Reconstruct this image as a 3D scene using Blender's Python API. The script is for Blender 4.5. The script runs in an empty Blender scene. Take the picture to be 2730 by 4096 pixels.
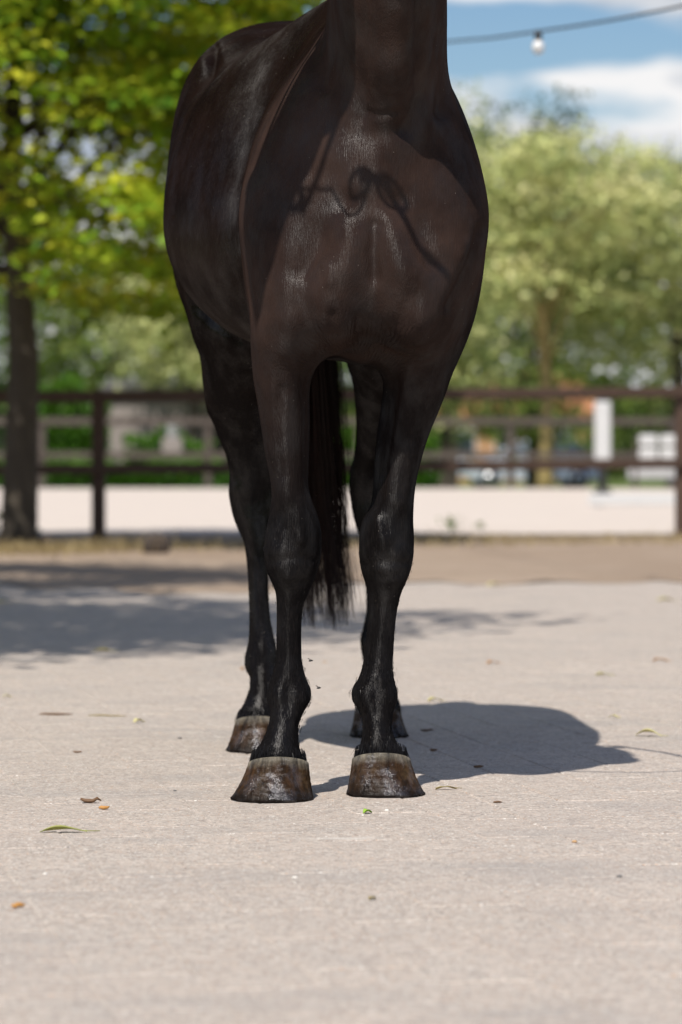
import bpy, math, random
import numpy as np
from mathutils import Vector, Matrix

# ------------------------------------------------------------------ camera, sky, sun, exposure
SC = bpy.context.scene
COL = SC.collection
F, HX, HY, CAMH = 13422.0, 1365.0, 1779.0, 0.70      # focal length and horizon of the 2730x4096 photograph, in its pixels
cam_d = bpy.data.cameras.new('camera')
cam = bpy.data.objects.new('camera', cam_d); COL.objects.link(cam)
cam.location = (0, 0, CAMH); cam.rotation_euler = (math.pi / 2, 0, 0)
cam_d.sensor_fit = 'VERTICAL'; cam_d.sensor_height = 36.0; cam_d.lens = 36.0 * F / 4096
cam_d.shift_y = (HY - 2048.0) / 4096.0
cam_d.clip_start = 0.1; cam_d.clip_end = 3000
cam_d.dof.use_dof = True; cam_d.dof.focus_distance = 6.55; cam_d.dof.aperture_fstop = 4.3
SC.camera = cam

SUN_A, SUN_B = 0.27, 0.66                             # metres a shadow moves (right, away) per metre of height
sun_dir = Vector((-SUN_A, -SUN_B, 1.0)).normalized()
sun_el = math.asin(sun_dir.z); sun_az = math.atan2(sun_dir.x, sun_dir.y)
sd = bpy.data.lights.new('sun', 'SUN'); sd.energy = 5.0; sd.angle = math.radians(0.53); sd.color = (1.0, 0.95, 0.87)
sun = bpy.data.objects.new('sun', sd); COL.objects.link(sun)
sun.rotation_euler = sun_dir.to_track_quat('Z', 'Y').to_euler(); sun.location = (-3, -6, 9)

W = bpy.data.worlds.new('World'); SC.world = W; W.use_nodes = True
wt = W.node_tree; wt.nodes.clear()
wo = wt.nodes.new('ShaderNodeOutputWorld'); bg = wt.nodes.new('ShaderNodeBackground')
sky = wt.nodes.new('ShaderNodeTexSky'); sky.sky_type = 'NISHITA'; sky.sun_disc = False
sky.sun_elevation = sun_el; sky.sun_rotation = sun_az
sky.air_density = 1.0; sky.dust_density = 0.3; sky.ozone_density = 2.0
def wn(kind, **kw):
    n = wt.nodes.new('ShaderNode' + kind)
    for k, v in kw.items(): n.inputs[k.replace('_', ' ')].default_value = v
    return n
def wramp(stops):
    r = wn('ValToRGB'); e = r.color_ramp.elements
    while len(e) < len(stops): e.new(.5)
    for i, (p, c) in enumerate(stops): e[i].position = p; e[i].color = (c, c, c, 1) if isinstance(c, float) else (*c, 1)
    return r
wl = wt.links.new
tcw = wn('TexCoord'); mpw = wn('Mapping'); mpw.inputs['Scale'].default_value = (1, 1, 3.0); mpw.inputs['Location'].default_value = (1.7, 0.4, 0.0)
nzw = wn('TexNoise', Scale=9.0, Detail=7.0, Roughness=.52)                 # cloud shapes
nz2 = wn('TexNoise', Scale=15.0, Detail=4.0)                               # light and grey parts of the clouds
spw = wn('SeparateXYZ')
# a cumulus bank low over the horizon, a clear band above it, broken cloud overhead - all round the sky
bias = wramp([(0.0, .68), (.098, .68), (.109, .60), (.1135, .44), (.117, .30), (.1275, .32), (.1325, .52), (.17, .52), (.30, .47), (1.0, .45)])
adw = wn('Math'); adw.operation = 'ADD'; sbw = wn('Math'); sbw.operation = 'SUBTRACT'; sbw.inputs[1].default_value = .5
cov = wramp([(.47, 0.0), (.56, 1.0)])
shd = wramp([(.36, (5.2, 5.9, 7.0)), (.56, (11.4, 11.3, 11.3))])
hsv = wn('HueSaturation', Hue=.508, Saturation=1.25, Value=1.12)
mxw = wn('Mix'); mxw.data_type = 'RGBA'; bg.inputs['Strength'].default_value = .076
wl(tcw.outputs['Generated'], mpw.inputs['Vector']); wl(mpw.outputs['Vector'], nzw.inputs['Vector']); wl(mpw.outputs['Vector'], nz2.inputs['Vector'])
wl(tcw.outputs['Generated'], spw.inputs[0]); wl(spw.outputs['Z'], bias.inputs['Fac']); wl(bias.outputs['Color'], sbw.inputs[0])
wl(nzw.outputs['Fac'], adw.inputs[0]); wl(sbw.outputs[0], adw.inputs[1]); wl(adw.outputs[0], cov.inputs['Fac']); wl(nz2.outputs['Fac'], shd.inputs['Fac'])
wl(sky.outputs['Color'], hsv.inputs['Color']); wl(cov.outputs['Color'], mxw.inputs[0]); wl(hsv.outputs['Color'], mxw.inputs[6]); wl(shd.outputs['Color'], mxw.inputs[7])
wl(mxw.outputs[2], bg.inputs['Color']); wl(bg.outputs['Background'], wo.inputs['Surface'])

SC.view_settings.view_transform = 'Standard'; SC.view_settings.look = 'None'
SC.view_settings.exposure = 0.1; SC.view_settings.gamma = 1.0; SC.view_settings.use_curve_mapping = False
SC.cycles.use_denoising = True
SC.cycles.max_bounces = 8; SC.cycles.transparent_max_bounces = 8

# ------------------------------------------------------------------ helpers
def at(px, py, Y):                                    # photograph pixel + distance -> point in the place
    return Vector(((px - HX) / F * Y, Y, CAMH + (HY - py) / F * Y))
def gnd(px, py, z=0.0):                               # photograph pixel -> point on the ground
    Y = (CAMH - z) * F / (py - HY)
    return Vector(((px - HX) / F * Y, Y, z))

class NT:
    """small node-tree writer"""
    def __init__(s, name):
        s.m = bpy.data.materials.new(name); s.m.use_nodes = True; s.t = s.m.node_tree; s.t.nodes.clear()
        s.out = s.t.nodes.new('ShaderNodeOutputMaterial'); s.b = s.t.nodes.new('ShaderNodeBsdfPrincipled')
        s.t.links.new(s.b.outputs[0], s.out.inputs[0])
    def n(s, kind, **kw):
        x = s.t.nodes.new('ShaderNode' + kind)
        for k, v in kw.items():
            if hasattr(x, k): setattr(x, k, v)
            else:
                x.inputs[k.replace('_', ' ')].default_value = v
        return x
    def l(s, a, b): s.t.links.new(a, b)
    def coord(s, scale=(1, 1, 1), kind='Object', rot=(0, 0, 0), loc=(0, 0, 0)):
        if kind == 'Position': o = s.n('NewGeometry').outputs['Position']
        else: o = s.n('TexCoord').outputs[kind]
        m = s.n('Mapping'); m.inputs['Scale'].default_value = scale; m.inputs['Rotation'].default_value = rot; m.inputs['Location'].default_value = loc
        s.l(o, m.inputs['Vector']); return m.outputs[0]
    def noise(s, vec, scale=5., detail=3., rough=.5, dist=0.):
        x = s.n('TexNoise'); x.inputs['Scale'].default_value = scale; x.inputs['Detail'].default_value = detail
        x.inputs['Roughness'].default_value = rough; x.inputs['Distortion'].default_value = dist
        if vec is not None: s.l(vec, x.inputs['Vector'])
        return x.outputs['Fac']
    def voro(s, vec, scale=5., feature='F1', out='Distance', rand=1.0):
        x = s.n('TexVoronoi'); x.feature = feature; x.inputs['Scale'].default_value = scale; x.inputs['Randomness'].default_value = rand
        s.l(vec, x.inputs['Vector']); return x.outputs[out]
    def ramp(s, fac, stops):
        x = s.n('ValToRGB'); e = x.color_ramp.elements
        while len(e) < len(stops): e.new(0.5)
        for i, (p, c) in enumerate(stops):
            e[i].position = p; e[i].color = (c[0], c[1], c[2], 1) if not isinstance(c, (int, float)) else (c, c, c, 1)
        s.l(fac, x.inputs['Fac']); return x.outputs['Color']
    def mix(s, fac, a, b, mode='MIX'):
        x = s.n('Mix'); x.data_type = 'RGBA'; x.blend_type = mode
        for v, i in ((fac, 0), (a, 6), (b, 7)):
            if hasattr(v, 'links'): s.l(v, x.inputs[i])
            elif i == 0: x.inputs[0].default_value = v
            else: x.inputs[i].default_value = (v[0], v[1], v[2], 1)
        return x.outputs[2]
    def math(s, op, a, b=None, clamp=False):
        x = s.n('Math'); x.operation = op; x.use_clamp = clamp
        for v, i in ((a, 0), (b, 1)):
            if v is None: continue
            if hasattr(v, 'links'): s.l(v, x.inputs[i])
            else: x.inputs[i].default_value = v
        return x.outputs[0]
    def maprange(s, v, a, b, c=0., d=1.):
        x = s.n('MapRange'); x.clamp = True
        for i, q in enumerate((a, b, c, d)): x.inputs[i + 1].default_value = q
        s.l(v, x.inputs[0]); return x.outputs[0]
    def sep(s, vec):
        x = s.n('SeparateXYZ'); s.l(vec, x.inputs[0]); return x.outputs
    def bump(s, h, dist=.01, strength=1., normal=None):
        x = s.n('Bump'); x.inputs['Distance'].default_value = dist
        if hasattr(strength, 'links'): s.l(strength, x.inputs['Strength'])
        else: x.inputs['Strength'].default_value = strength
        s.l(h, x.inputs['Height'])
        if normal is not None: s.l(normal, x.inputs['Normal'])
        return x.outputs[0]
    def set(s, **kw):
        for k, v in kw.items():
            k = k.replace('_', ' ')
            if hasattr(v, 'links'): s.l(v, s.b.inputs[k])
            else: s.b.inputs[k].default_value = (v[0], v[1], v[2], 1) if isinstance(v, tuple) and len(v) == 3 else v
        return s

def simple(name, col, rough=.7, var=.25, scale=8., bump=0.003, metal=0., spec=.5):
    s = NT(name); c = s.coord()
    n = s.noise(c, scale, 4)
    s.set(Base_Color=s.mix(n, tuple(v * (1 - var) for v in col), tuple(min(1, v * (1 + var)) for v in col)), Roughness=rough, Metallic=metal)
    s.b.inputs['Specular IOR Level'].default_value = spec
    if bump: s.l(s.bump(s.noise(c, scale * 5, 3), bump, .6), s.b.inputs['Normal'])
    return s.m

class MB:
    """collects shapes and links them as one mesh object"""
    def __init__(s): s.v = []; s.f = []; s.off = 0
    def add(s, V, Fc):
        o = len(s.v); s.v += [tuple(map(float, p)) for p in V]; s.f += [tuple(i + o for i in f) for f in Fc]; return s
    def box(s, c, size, rot=None, taper=1., bevel=0.):
        hx, hy, hz = size[0] / 2, size[1] / 2, size[2] / 2
        if bevel <= 0:
            V = [Vector((x * (taper if z > 0 else 1), y * (taper if z > 0 else 1), z)) for z in (-hz, hz) for x, y in ((-hx, -hy), (hx, -hy), (hx, hy), (-hx, hy))]
            Fc = [(3, 2, 1, 0), (4, 5, 6, 7), (0, 1, 5, 4), (1, 2, 6, 5), (2, 3, 7, 6), (3, 0, 4, 7)]
        else:
            b = min(bevel, hx * .9, hy * .9, hz * .9); V = []; Fc = []
            rings = []
            for z, ins in ((-hz, b), (-hz + b, 0), (hz - b, 0), (hz, b)):
                r = []
                for x, y in ((-hx + b, -hy), (hx - b, -hy), (hx, -hy + b), (hx, hy - b), (hx - b, hy), (-hx + b, hy), (-hx, hy - b), (-hx, -hy + b)):
                    sx = (hx - ins) / hx; sy = (hy - ins) / hy
                    r.append(len(V)); V.append(Vector((x * sx, y * sy, z)))
                rings.append(r)
            for a, c2 in zip(rings, rings[1:]):
                for i in range(8): Fc.append((a[i], a[(i + 1) % 8], c2[(i + 1) % 8], c2[i]))
            Fc.append(tuple(reversed(rings[0]))); Fc.append(tuple(rings[-1]))
        if rot is not None: V = [rot @ p for p in V]
        return s.add([p + Vector(c) for p in V], Fc)
    def tube(s, pts, rad, n=8, caps=True):
        pts = [Vector(p) for p in pts]
        if isinstance(rad, (int, float)): rad = [rad] * len(pts)
        V = []; Fc = []; up = Vector((0.13, 0.27, 1)).normalized(); prev = None
        for i, p in enumerate(pts):
            d = (pts[min(i + 1, len(pts) - 1)] - pts[max(i - 1, 0)]).normalized()
            if prev is None:
                a = d.cross(up)
                if a.length < .1: a = d.cross(Vector((1, 0, 0)))
            else: a = prev - d * prev.dot(d)
            a.normalize(); prev = a; b = d.cross(a)
            for k in range(n):
                t = 2 * math.pi * k / n; V.append(p + (a * math.cos(t) + b * math.sin(t)) * rad[i])
        for i in range(len(pts) - 1):
            for k in range(n): Fc.append((i * n + k, i * n + (k + 1) % n, (i + 1) * n + (k + 1) % n, (i + 1) * n + k))
        if caps: Fc.append(tuple(range(n - 1, -1, -1))); Fc.append(tuple((len(pts) - 1) * n + k for k in range(n)))
        return s.add(V, Fc)
    def lathe(s, c, prof, n=16, rot=None):
        V = []; Fc = []
        for r, z in prof:
            for k in range(n):
                t = 2 * math.pi * k / n; V.append(Vector((r * math.cos(t), r * math.sin(t), z)))
        for i in range(len(prof) - 1):
            for k in range(n): Fc.append((i * n + k, i * n + (k + 1) % n, (i + 1) * n + (k + 1) % n, (i + 1) * n + k))
        Fc.append(tuple(range(n - 1, -1, -1))); Fc.append(tuple((len(prof) - 1) * n + k for k in range(n)))
        if rot is not None: V = [rot @ p for p in V]
        return s.add([p + Vector(c) for p in V], Fc)
    def build(s, name, mat, parent=None, smooth=False, origin=None):
        me = bpy.data.meshes.new(name)
        o0 = Vector(origin) if origin is not None else Vector((0, 0, 0))
        me.from_pydata([(p[0] - o0.x, p[1] - o0.y, p[2] - o0.z) for p in s.v], [], s.f); me.update()
        return link(name, me, mat, parent, smooth, origin)

def link(name, me, mat, parent=None, smooth=False, origin=None):
    if mat is not None and not me.materials: me.materials.append(mat)
    if smooth and len(me.polygons): me.polygons.foreach_set('use_smooth', [True] * len(me.polygons))
    o = bpy.data.objects.new(name, me); COL.objects.link(o)
    org = Vector(origin) if origin is not None else Vector((0, 0, 0))
    if parent is not None:
        o.parent = parent; q = parent
        while q is not None: org = org - q.location; q = q.parent
    o.location = org
    return o
def npmesh(name, V, Q, mat, parent=None, smooth=True, origin=(0, 0, 0), attrs=None):
    me = bpy.data.meshes.new(name); V = np.asarray(V, np.float32) - np.asarray(origin, np.float32); Q = np.asarray(Q, np.int32)
    k = Q.shape[1]
    me.vertices.add(len(V)); me.vertices.foreach_set('co', V.ravel())
    me.loops.add(Q.size); me.loops.foreach_set('vertex_index', Q.ravel())
    me.polygons.add(len(Q)); me.polygons.foreach_set('loop_start', np.arange(0, Q.size, k, dtype=np.int32))
    for nm, arr in (attrs or {}).items():
        a = me.attributes.new(nm, 'FLOAT', 'POINT'); a.data.foreach_set('value', np.asarray(arr, np.float32))
    me.update(calc_edges=True); me.validate()
    return link(name, me, mat, parent, smooth, Vector(origin))
def tag(o, label=None, cat=None, group=None, kind=None):
    if label: o['label'] = label
    if cat: o['category'] = cat
    if group: o['group'] = group
    if kind: o['kind'] = kind
    return o
def empty(name, loc):
    o = bpy.data.objects.new(name, None); COL.objects.link(o); o.location = loc; o.empty_display_size = .2; return o

# ------------------------------------------------------------------ ground, paving, arena
RNG = np.random.default_rng(7); random.seed(7)
PAV_ROT = math.radians(11.0); PU = Vector((math.cos(PAV_ROT), math.sin(PAV_ROT), 0)); PV = Vector((-math.sin(PAV_ROT), math.cos(PAV_ROT), 0))

def paving_material():
    s = NT('worn_concrete_paving'); c = s.coord(kind='Position')
    big = s.noise(c, 1.1, 4, .6); mid = s.noise(c, 9, 4, .6)
    col = s.mix(s.ramp(big, [(.3, 0), (.7, 1)]), (.385, .312, .258), (.480, .388, .322))
    col = s.mix(s.ramp(mid, [(.40, 0), (.72, .75)]), col, (.335, .290, .255))
    # grit: every grain its own shade
    for sc, amt in ((300, .62), (150, .58), (70, .30)):
        v = s.n('TexVoronoi'); v.inputs['Scale'].default_value = sc; s.l(c, v.inputs['Vector'])
        rg = s.sep(v.outputs['Color']); col = s.mix(s.math('MULTIPLY', s.maprange(rg[0], .5, 1.), amt), col, (.60, .54, .48)); col = s.mix(s.math('MULTIPLY', s.maprange(rg[1], .62, 1.), amt), col, (.20, .18, .165))
    rnd = s.n('ObjectInfo').outputs['Random']
    col = s.mix(s.maprange(rnd, 0, 1, 0, .30), col, (.39, .33, .288))
    def grains(scale, frac, colr, size, amt):
        v = s.n('TexVoronoi'); v.inputs['Scale'].default_value = scale; s.l(c, v.inputs['Vector'])
        r = s.sep(v.outputs['Color']); on = s.math('MULTIPLY', s.math('LESS_THAN', v.outputs['Distance'], size), s.math('LESS_THAN', r[0], frac))
        return s.math('MULTIPLY', on, amt), v.outputs['Distance']
    for scale, frac, colr, size, amt in ((260, .14, (.66, .62, .57), .38, .85), (240, .12, (.13, .12, .115), .36, .7), (190, .06, (.50, .27, .14), .36, .75),
                                         (150, .06, (.72, .69, .64), .40, .85), (120, .025, (.12, .105, .10), .32, .8), (70, .006, (.74, .72, .67), .30, .8)):
        g, d = grains(scale, frac, colr, size, amt); col = s.mix(g, col, colr)
    # pale lime smears and soft grey stains
    sm = s.ramp(s.noise(s.coord((2.2, 11, 1), 'Position', rot=(0, 0, -.1)), 1.0, 5, .65), [(.655, 0), (.72, .55)])
    col = s.mix(sm, col, (.60, .565, .52))
    st = s.ramp(s.noise(s.coord((1, 1.8, 1), 'Position', loc=(3, 1, 0)), 1.7, 5, .6), [(.52, 0), (.72, .5)])
    col = s.mix(st, col, (.28, .262, .248))
    s.set(Base_Color=col, Roughness=s.maprange(mid, .3, .7, .72, .92)); s.b.inputs['Specular IOR Level'].default_value = .35
    h = s.math('ADD', s.math('MULTIPLY', s.noise(c, 240, 3, .7), .5), s.math('MULTIPLY', s.noise(c, 34, 4, .6), .9))
    s.l(s.bump(h, .0035, .75), s.b.inputs['Normal'])
    return s.m
M_PAVE = paving_material()

def soil_material():
    s = NT('dry_brown_soil'); c = s.coord(kind='Position')
    col = s.mix(s.ramp(s.noise(c, .8, 5, .6), [(.3, 0), (.7, 1)]), (.27, .20, .145), (.36, .28, .215))
    col = s.mix(s.ramp(s.noise(c, 7, 4), [(.5, 0), (.75, .6)]), col, (.22, .165, .12))
    s.set(Base_Color=col, Roughness=.95); s.b.inputs['Specular IOR Level'].default_value = .15
    s.l(s.bump(s.noise(c, 14, 5, .65), .03, .7), s.b.inputs['Normal']); return s.m
def sand_material():
    s = NT('pale_arena_sand'); c = s.coord(kind='Position')
    col = s.mix(s.noise(s.coord((.4, 1.2, 1), 'Position'), 1.2, 5, .6), (.52, .45, .395), (.61, .535, .47))
    s.set(Base_Color=col, Roughness=.95); s.b.inputs['Specular IOR Level'].default_value = .1
    s.l(s.bump(s.noise(c, 6, 5, .7), .05, .5), s.b.inputs['Normal']); return s.m
def field_material():
    s = NT('grass_field'); c = s.coord(kind='Position')
    s.set(Base_Color=s.mix(s.noise(c, .25, 5), (.07, .11, .025), (.12, .16, .045)), Roughness=.95); s.b.inputs['Specular IOR Level'].default_value = .1
    return s.m

def sheet(name, x0, x1, ys, zs, mat, nx=8):
    V = []; Q = []
    for y, z in zip(ys, zs):
        for i in range(nx + 1): V.append((x0 + (x1 - x0) * i / nx, y, z))
    for j in range(len(ys) - 1):
        for i in range(nx): a = j * (nx + 1) + i; Q.append((a, a + 1, a + nx + 2, a + nx + 1))
    return tag(npmesh(name, V, Q, mat, smooth=False), kind='structure')
sheet('ground', -900, 900, [-30, 16, 27, 53.9, 58, 62, 66, 140, 1800], [-.03, -.03, -.03, -.03, -.10, -.60, -.66, -.66, -.7], field_material())
V_, Q_ = [], []; nx_ = 220
for j_, (y_, z_) in enumerate(((0, .0005), (.10, .005), (.7, .006), (1.6, .002), (3.0, -.010), (6.0, -.016), (10.9, -.016))):
    for i_ in range(nx_ + 1):
        x_ = -14 + 28 * i_ / nx_; jag = .55 * math.sin(x_ * 1.7) + .32 * math.sin(x_ * 4.3 + 1) + .22 * math.sin(x_ * 11.1 + 2) + random.uniform(-.18, .18)
        V_.append((x_, 16.6 + y_ + jag * max(0, 1 - y_ / 2.5), z_))
for j_ in range(6):
    for i_ in range(nx_): a_ = j_ * (nx_ + 1) + i_; Q_.append((a_, a_ + 1, a_ + nx_ + 2, a_ + nx_ + 1))
tag(npmesh('soil_strip', V_, Q_, soil_material(), smooth=True), kind='structure')
sheet('riding_arena', -30, 30, [26.6, 34, 45, 54.3], [-.006, -.004, -.006, -.004], sand_material(), 10)
pave = tag(MB().box((0, 9.7, -.02 - .0015), (16, 15.8, .04)).build('paved_yard', M_PAVE), kind='structure')
# worn pavers close to the camera, each its own piece
PL, PW, GAP = .284, .146, .0045
pv_meshes = []
for k in range(4):
    mb = MB().box((0, 0, -.02), (PW - GAP, PL - GAP, .04), bevel=.002)
    me = bpy.data.meshes.new('paver'); me.from_pydata(mb.v, [], mb.f); me.update(); me.materials.append(M_PAVE); pv_meshes.append(me)
npv = 0
cand = []
for i in range(-30, 30):
    for j in range(8, 48):
        c = PU * (i * PW) + PV * ((j + .5 * (i % 2)) * PL)
        if 3.75 < c.y < 10.9 and abs(c.x) < c.y * .1017 + .10: cand.append((c.y, i, j, c))
cand.sort(key=lambda q: q[0])
for y, i, j, c in cand[:300]:
    o = bpy.data.objects.new('paver', random.choice(pv_meshes)); COL.objects.link(o); o.parent = pave
    o.location = (c.x, c.y, random.uniform(-.0006, .0006)); o.rotation_euler = (random.uniform(-.0012, .0012), random.uniform(-.0012, .0012), PAV_ROT + random.uniform(-.006, .006))

# ------------------------------------------------------------------ foliage tools
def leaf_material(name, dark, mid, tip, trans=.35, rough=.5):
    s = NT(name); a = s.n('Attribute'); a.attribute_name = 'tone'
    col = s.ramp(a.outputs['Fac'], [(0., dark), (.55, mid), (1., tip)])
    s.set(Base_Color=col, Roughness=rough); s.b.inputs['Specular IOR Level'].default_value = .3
    tr = s.n('BsdfTranslucent'); s.l(s.mix(.5, col, tip), tr.inputs['Color'])
    mx = s.n('MixShader'); mx.inputs[0].default_value = trans; s.l(s.b.outputs[0], mx.inputs[1]); s.l(tr.outputs[0], mx.inputs[2]); s.l(mx.outputs[0], s.out.inputs[0])
    return s.m
def leaves(cent, size, rng, up=.6, tone=None, droop=0.):
    """one bent diamond leaf (two quads) per centre"""
    n = len(cent); nr = rng.normal(size=(n, 3)); nr[:, 2] = np.abs(nr[:, 2]) * .6 + up * 1.4; nr /= np.linalg.norm(nr, axis=1)[:, None]
    d = rng.normal(size=(n, 3)); d[:, 2] -= droop; d -= nr * (d * nr).sum(1)[:, None]; d /= np.linalg.norm(d, axis=1)[:, None]; b = np.cross(nr, d)
    sz = size * rng.uniform(.65, 1.3, n)[:, None]
    p0 = cent - d * sz * .5; p1 = cent + d * sz * .5 - nr * sz * .10; l = cent + b * sz * .33 + nr * sz * .1; r = cent - b * sz * .33 + nr * sz * .1; m = cent
    V = np.stack([p0, r, p1, l, m], 1).reshape(-1, 3); i = np.arange(n)[:, None] * 5
    Q = np.concatenate([i + np.array([[0, 1, 2, 4]]), i + np.array([[0, 4, 2, 3]])])
    return V, Q, np.repeat(tone if tone is not None else rng.uniform(0, 1, n), 5)
def crown_clusters(rng, c, rad, n, shell=.45, flat=1., low=-1.):
    out = []
    while len(out) < n:
        p = rng.normal(size=3); p /= np.linalg.norm(p); r = rng.uniform(shell, 1.) ** .6
        wob = 1 + .22 * math.sin(3.1 * p[0] + 5 * p[2] + c[0]) + .16 * math.sin(7 * p[1] + 4 * p[0] + c[1])
        if p[2] < low: continue
        out.append(np.array(c) + p * r * np.array(rad) * wob)
    return np.array(out)
M_BARK = None
def bark(name, a, b):
    s = NT(name); c = s.coord((1, 1, .25))
    s.set(Base_Color=s.mix(s.noise(c, 14, 5, .65), a, b), Roughness=.9); s.b.inputs['Specular IOR Level'].default_value = .2
    s.l(s.bump(s.noise(c, 22, 5, .7), .02, .8), s.b.inputs['Normal']); return s.m
M_BARK = bark('grey_brown_bark', (.035, .028, .022), (.10, .085, .065)); M_BARK_PALE = bark('ochre_bark', (.20, .15, .06), (.36, .28, .12))
def tree(name, base, h, rad, cz, n_cl, cl_r, n_lf, lf, mat, label, trunk_r=.11, seed=1, group=None, flat=.35, up=.6, cx=0., cy=0., low=-1., barkm=None, tipb=.4, shell=.45, cut=None, droop=.4):
    rng = np.random.default_rng(seed); base = Vector(base); root = empty(name, base)
    cen = np.array([base.x + cx, base.y + cy, base.z + cz])
    cl = crown_clusters(rng, cen, rad, n_cl, shell, low=low)
    if cut is not None: cl = cl[np.array([cut(p) for p in cl])]
    # limbs
    mb = MB(); top = Vector((base.x + cx * .6, base.y + cy * .6, base.z + h * .82))
    tp = [base + Vector((0, 0, -.05)), base + Vector((.01, 0, .12)), base + (top - base) * .3 + Vector((.04, 0, 0)), base + (top - base) * .6 - Vector((.05, .03, 0)), top]
    mb.tube(tp, [trunk_r * 1.5, trunk_r * 1.1, trunk_r * .9, trunk_r * .6, trunk_r * .15], 9)
    for k in range(16):
        t = rng.uniform(.38, .95); st = tp[1] + (top - tp[1]) * t; q = Vector(cl[rng.integers(len(cl))]); mid = st.lerp(q, .5) + Vector((0, 0, .12))
        mb.tube([st, mid, q], [trunk_r * .34, trunk_r * .2, trunk_r * .05], 5)
    mb.build('trunk', barkm or M_BARK, root, True)
    P = []; T = []
    for p in cl:
        n = max(6, int(n_lf * rng.uniform(.6, 1.4))); g = rng.normal(size=(n, 3)) * np.array([cl_r, cl_r, cl_r * flat]) * .55
        out = (p - cen); out[2] *= .3; L = np.linalg.norm(out) + 1e-6
        g[:, 2] -= (g[:, :2] @ (out[:2] / L)) * .35                     # sprays hang at their tips
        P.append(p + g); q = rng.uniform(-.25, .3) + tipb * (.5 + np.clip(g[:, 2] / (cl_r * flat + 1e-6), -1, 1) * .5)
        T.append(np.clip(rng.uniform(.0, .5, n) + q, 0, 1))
    P = np.concatenate(P); T = np.concatenate(T)
    V, Q, A = leaves(P, lf, rng, up, T, droop)
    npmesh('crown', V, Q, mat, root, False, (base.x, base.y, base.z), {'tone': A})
    tag(root, label, 'tree', group); return root

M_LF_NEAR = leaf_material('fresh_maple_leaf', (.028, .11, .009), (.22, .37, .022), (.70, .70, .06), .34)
M_LF_BLOOM = leaf_material('blossoming_linden_leaf', (.08, .14, .04), (.50, .54, .20), (.86, .81, .44), .32)
M_LF_MID = leaf_material('mid_green_leaf', (.04, .09, .018), (.15, .23, .045), (.36, .38, .09), .35)
M_LF_HEDGE = leaf_material('bright_hedge_leaf', (.02, .075, .006), (.07, .19, .014), (.18, .33, .03), .35)
M_LF_DARK = leaf_material('deep_green_leaf', (.018, .045, .014), (.05, .10, .025), (.14, .18, .05), .3)

# ------------------------------------------------------------------ the horse: one continuous surface from a smooth field
def pchip(zs, ys, q):                                 # smooth, non-overshooting interpolation
    zs = np.asarray(zs, float); ys = np.asarray(ys, float); h = np.diff(zs); d = np.diff(ys) / h
    m = np.zeros(len(zs)); m[0], m[-1] = d[0], d[-1]
    for i in range(1, len(zs) - 1):
        if d[i - 1] * d[i] > 0:
            w1, w2 = 2 * h[i] + h[i - 1], h[i] + 2 * h[i - 1]; m[i] = (w1 + w2) / (w1 / d[i - 1] + w2 / d[i])
    q = np.clip(q, zs[0], zs[-1]); i = np.clip(np.searchsorted(zs, q) - 1, 0, len(h) - 1); t = (q - zs[i]) / h[i]
    return ((2 * t ** 3 - 3 * t ** 2 + 1) * ys[i] + (t ** 3 - 2 * t ** 2 + t) * h[i] * m[i] + (-2 * t ** 3 + 3 * t ** 2) * ys[i + 1] + (t ** 3 - t ** 2) * h[i] * m[i + 1])


# ------------------------------------------------------------------ trees
def dd(x, y): return x * 1.74107, y * 1.74107
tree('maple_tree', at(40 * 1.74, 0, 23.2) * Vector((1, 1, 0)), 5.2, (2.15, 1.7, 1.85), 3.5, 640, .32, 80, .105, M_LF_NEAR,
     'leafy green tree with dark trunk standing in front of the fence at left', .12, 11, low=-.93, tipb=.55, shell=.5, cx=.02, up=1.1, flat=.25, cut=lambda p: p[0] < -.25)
tree('maple_tree', (-3.15, 10.0, 0), 6.0, (1.9, 2.3, 1.6), 4.5, 330, .42, 60, .11, M_LF_NEAR,
     'tree out of the picture at left whose dappled shade lies on the paving', .14, 12, low=-.9, tipb=.5, flat=.3)
tree('maple_tree', (-3.75, 14.3, 0), 6.4, (2.0, 2.3, 1.6), 5.0, 330, .42, 60, .11, M_LF_NEAR,
     'second tree out of the picture at left shading the paving near the soil strip', .14, 13, low=-.9, tipb=.5, flat=.3)
bl = 'blossoming trees beyond the riding arena'
tree('linden_tree', at(1252 * 1.741, 0, 56.5) * Vector((1, 1, 0)), 5.8, (2.1, 1.8, 1.8), 4.0, 200, .50, 52, .15, M_LF_BLOOM, 'pale blossoming tree with ochre trunk rising behind the silver car', .125, 21, bl, barkm=M_BARK_PALE, up=.5, flat=.5, low=-.6)
tree('linden_tree', (6.0, 60, 0), 6.9, (2.7, 2.2, 2.15), 4.15, 250, .52, 52, .15, M_LF_BLOOM, 'tall pale blossoming tree at the right edge of the picture', .15, 22, bl, up=.5, flat=.5)
tree('linden_tree', (2.0, 66, -.5), 6.8, (1.05, 1.2, 2.9), 4.5, 190, .60, 40, .16, M_LF_BLOOM, 'pale blossoming tree just right of the horse chest', .14, 23, bl, up=.5, flat=.5)
tree('linden_tree', (4.2, 74, -.66), 5.6, (3.4, 2.0, 2.2), 3.4, 260, .65, 40, .17, M_LF_MID, 'rounded mid green tree filling the gap behind the pale trees', .14, 24, 'green trees behind the arena', up=.5, flat=.5)
tree('poplar_tree', (5.85, 95, -.66), 12.0, (1.45, 1.3, 4.2), 7.4, 180, .62, 40, .19, M_LF_DARK, 'slim tree whose dark pointed top stands out before the white cloud', .16, 25, 'green trees behind the arena', up=.4, flat=.6)
tree('ash_tree', (2.9, 88, -.66), 10.4, (2.0, 1.6, 3.5), 6.4, 190, .65, 36, .19, M_LF_MID, 'loose green tree showing beside the horse shoulder under the cable', .16, 26, 'green trees behind the arena', up=.4, flat=.6)
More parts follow.
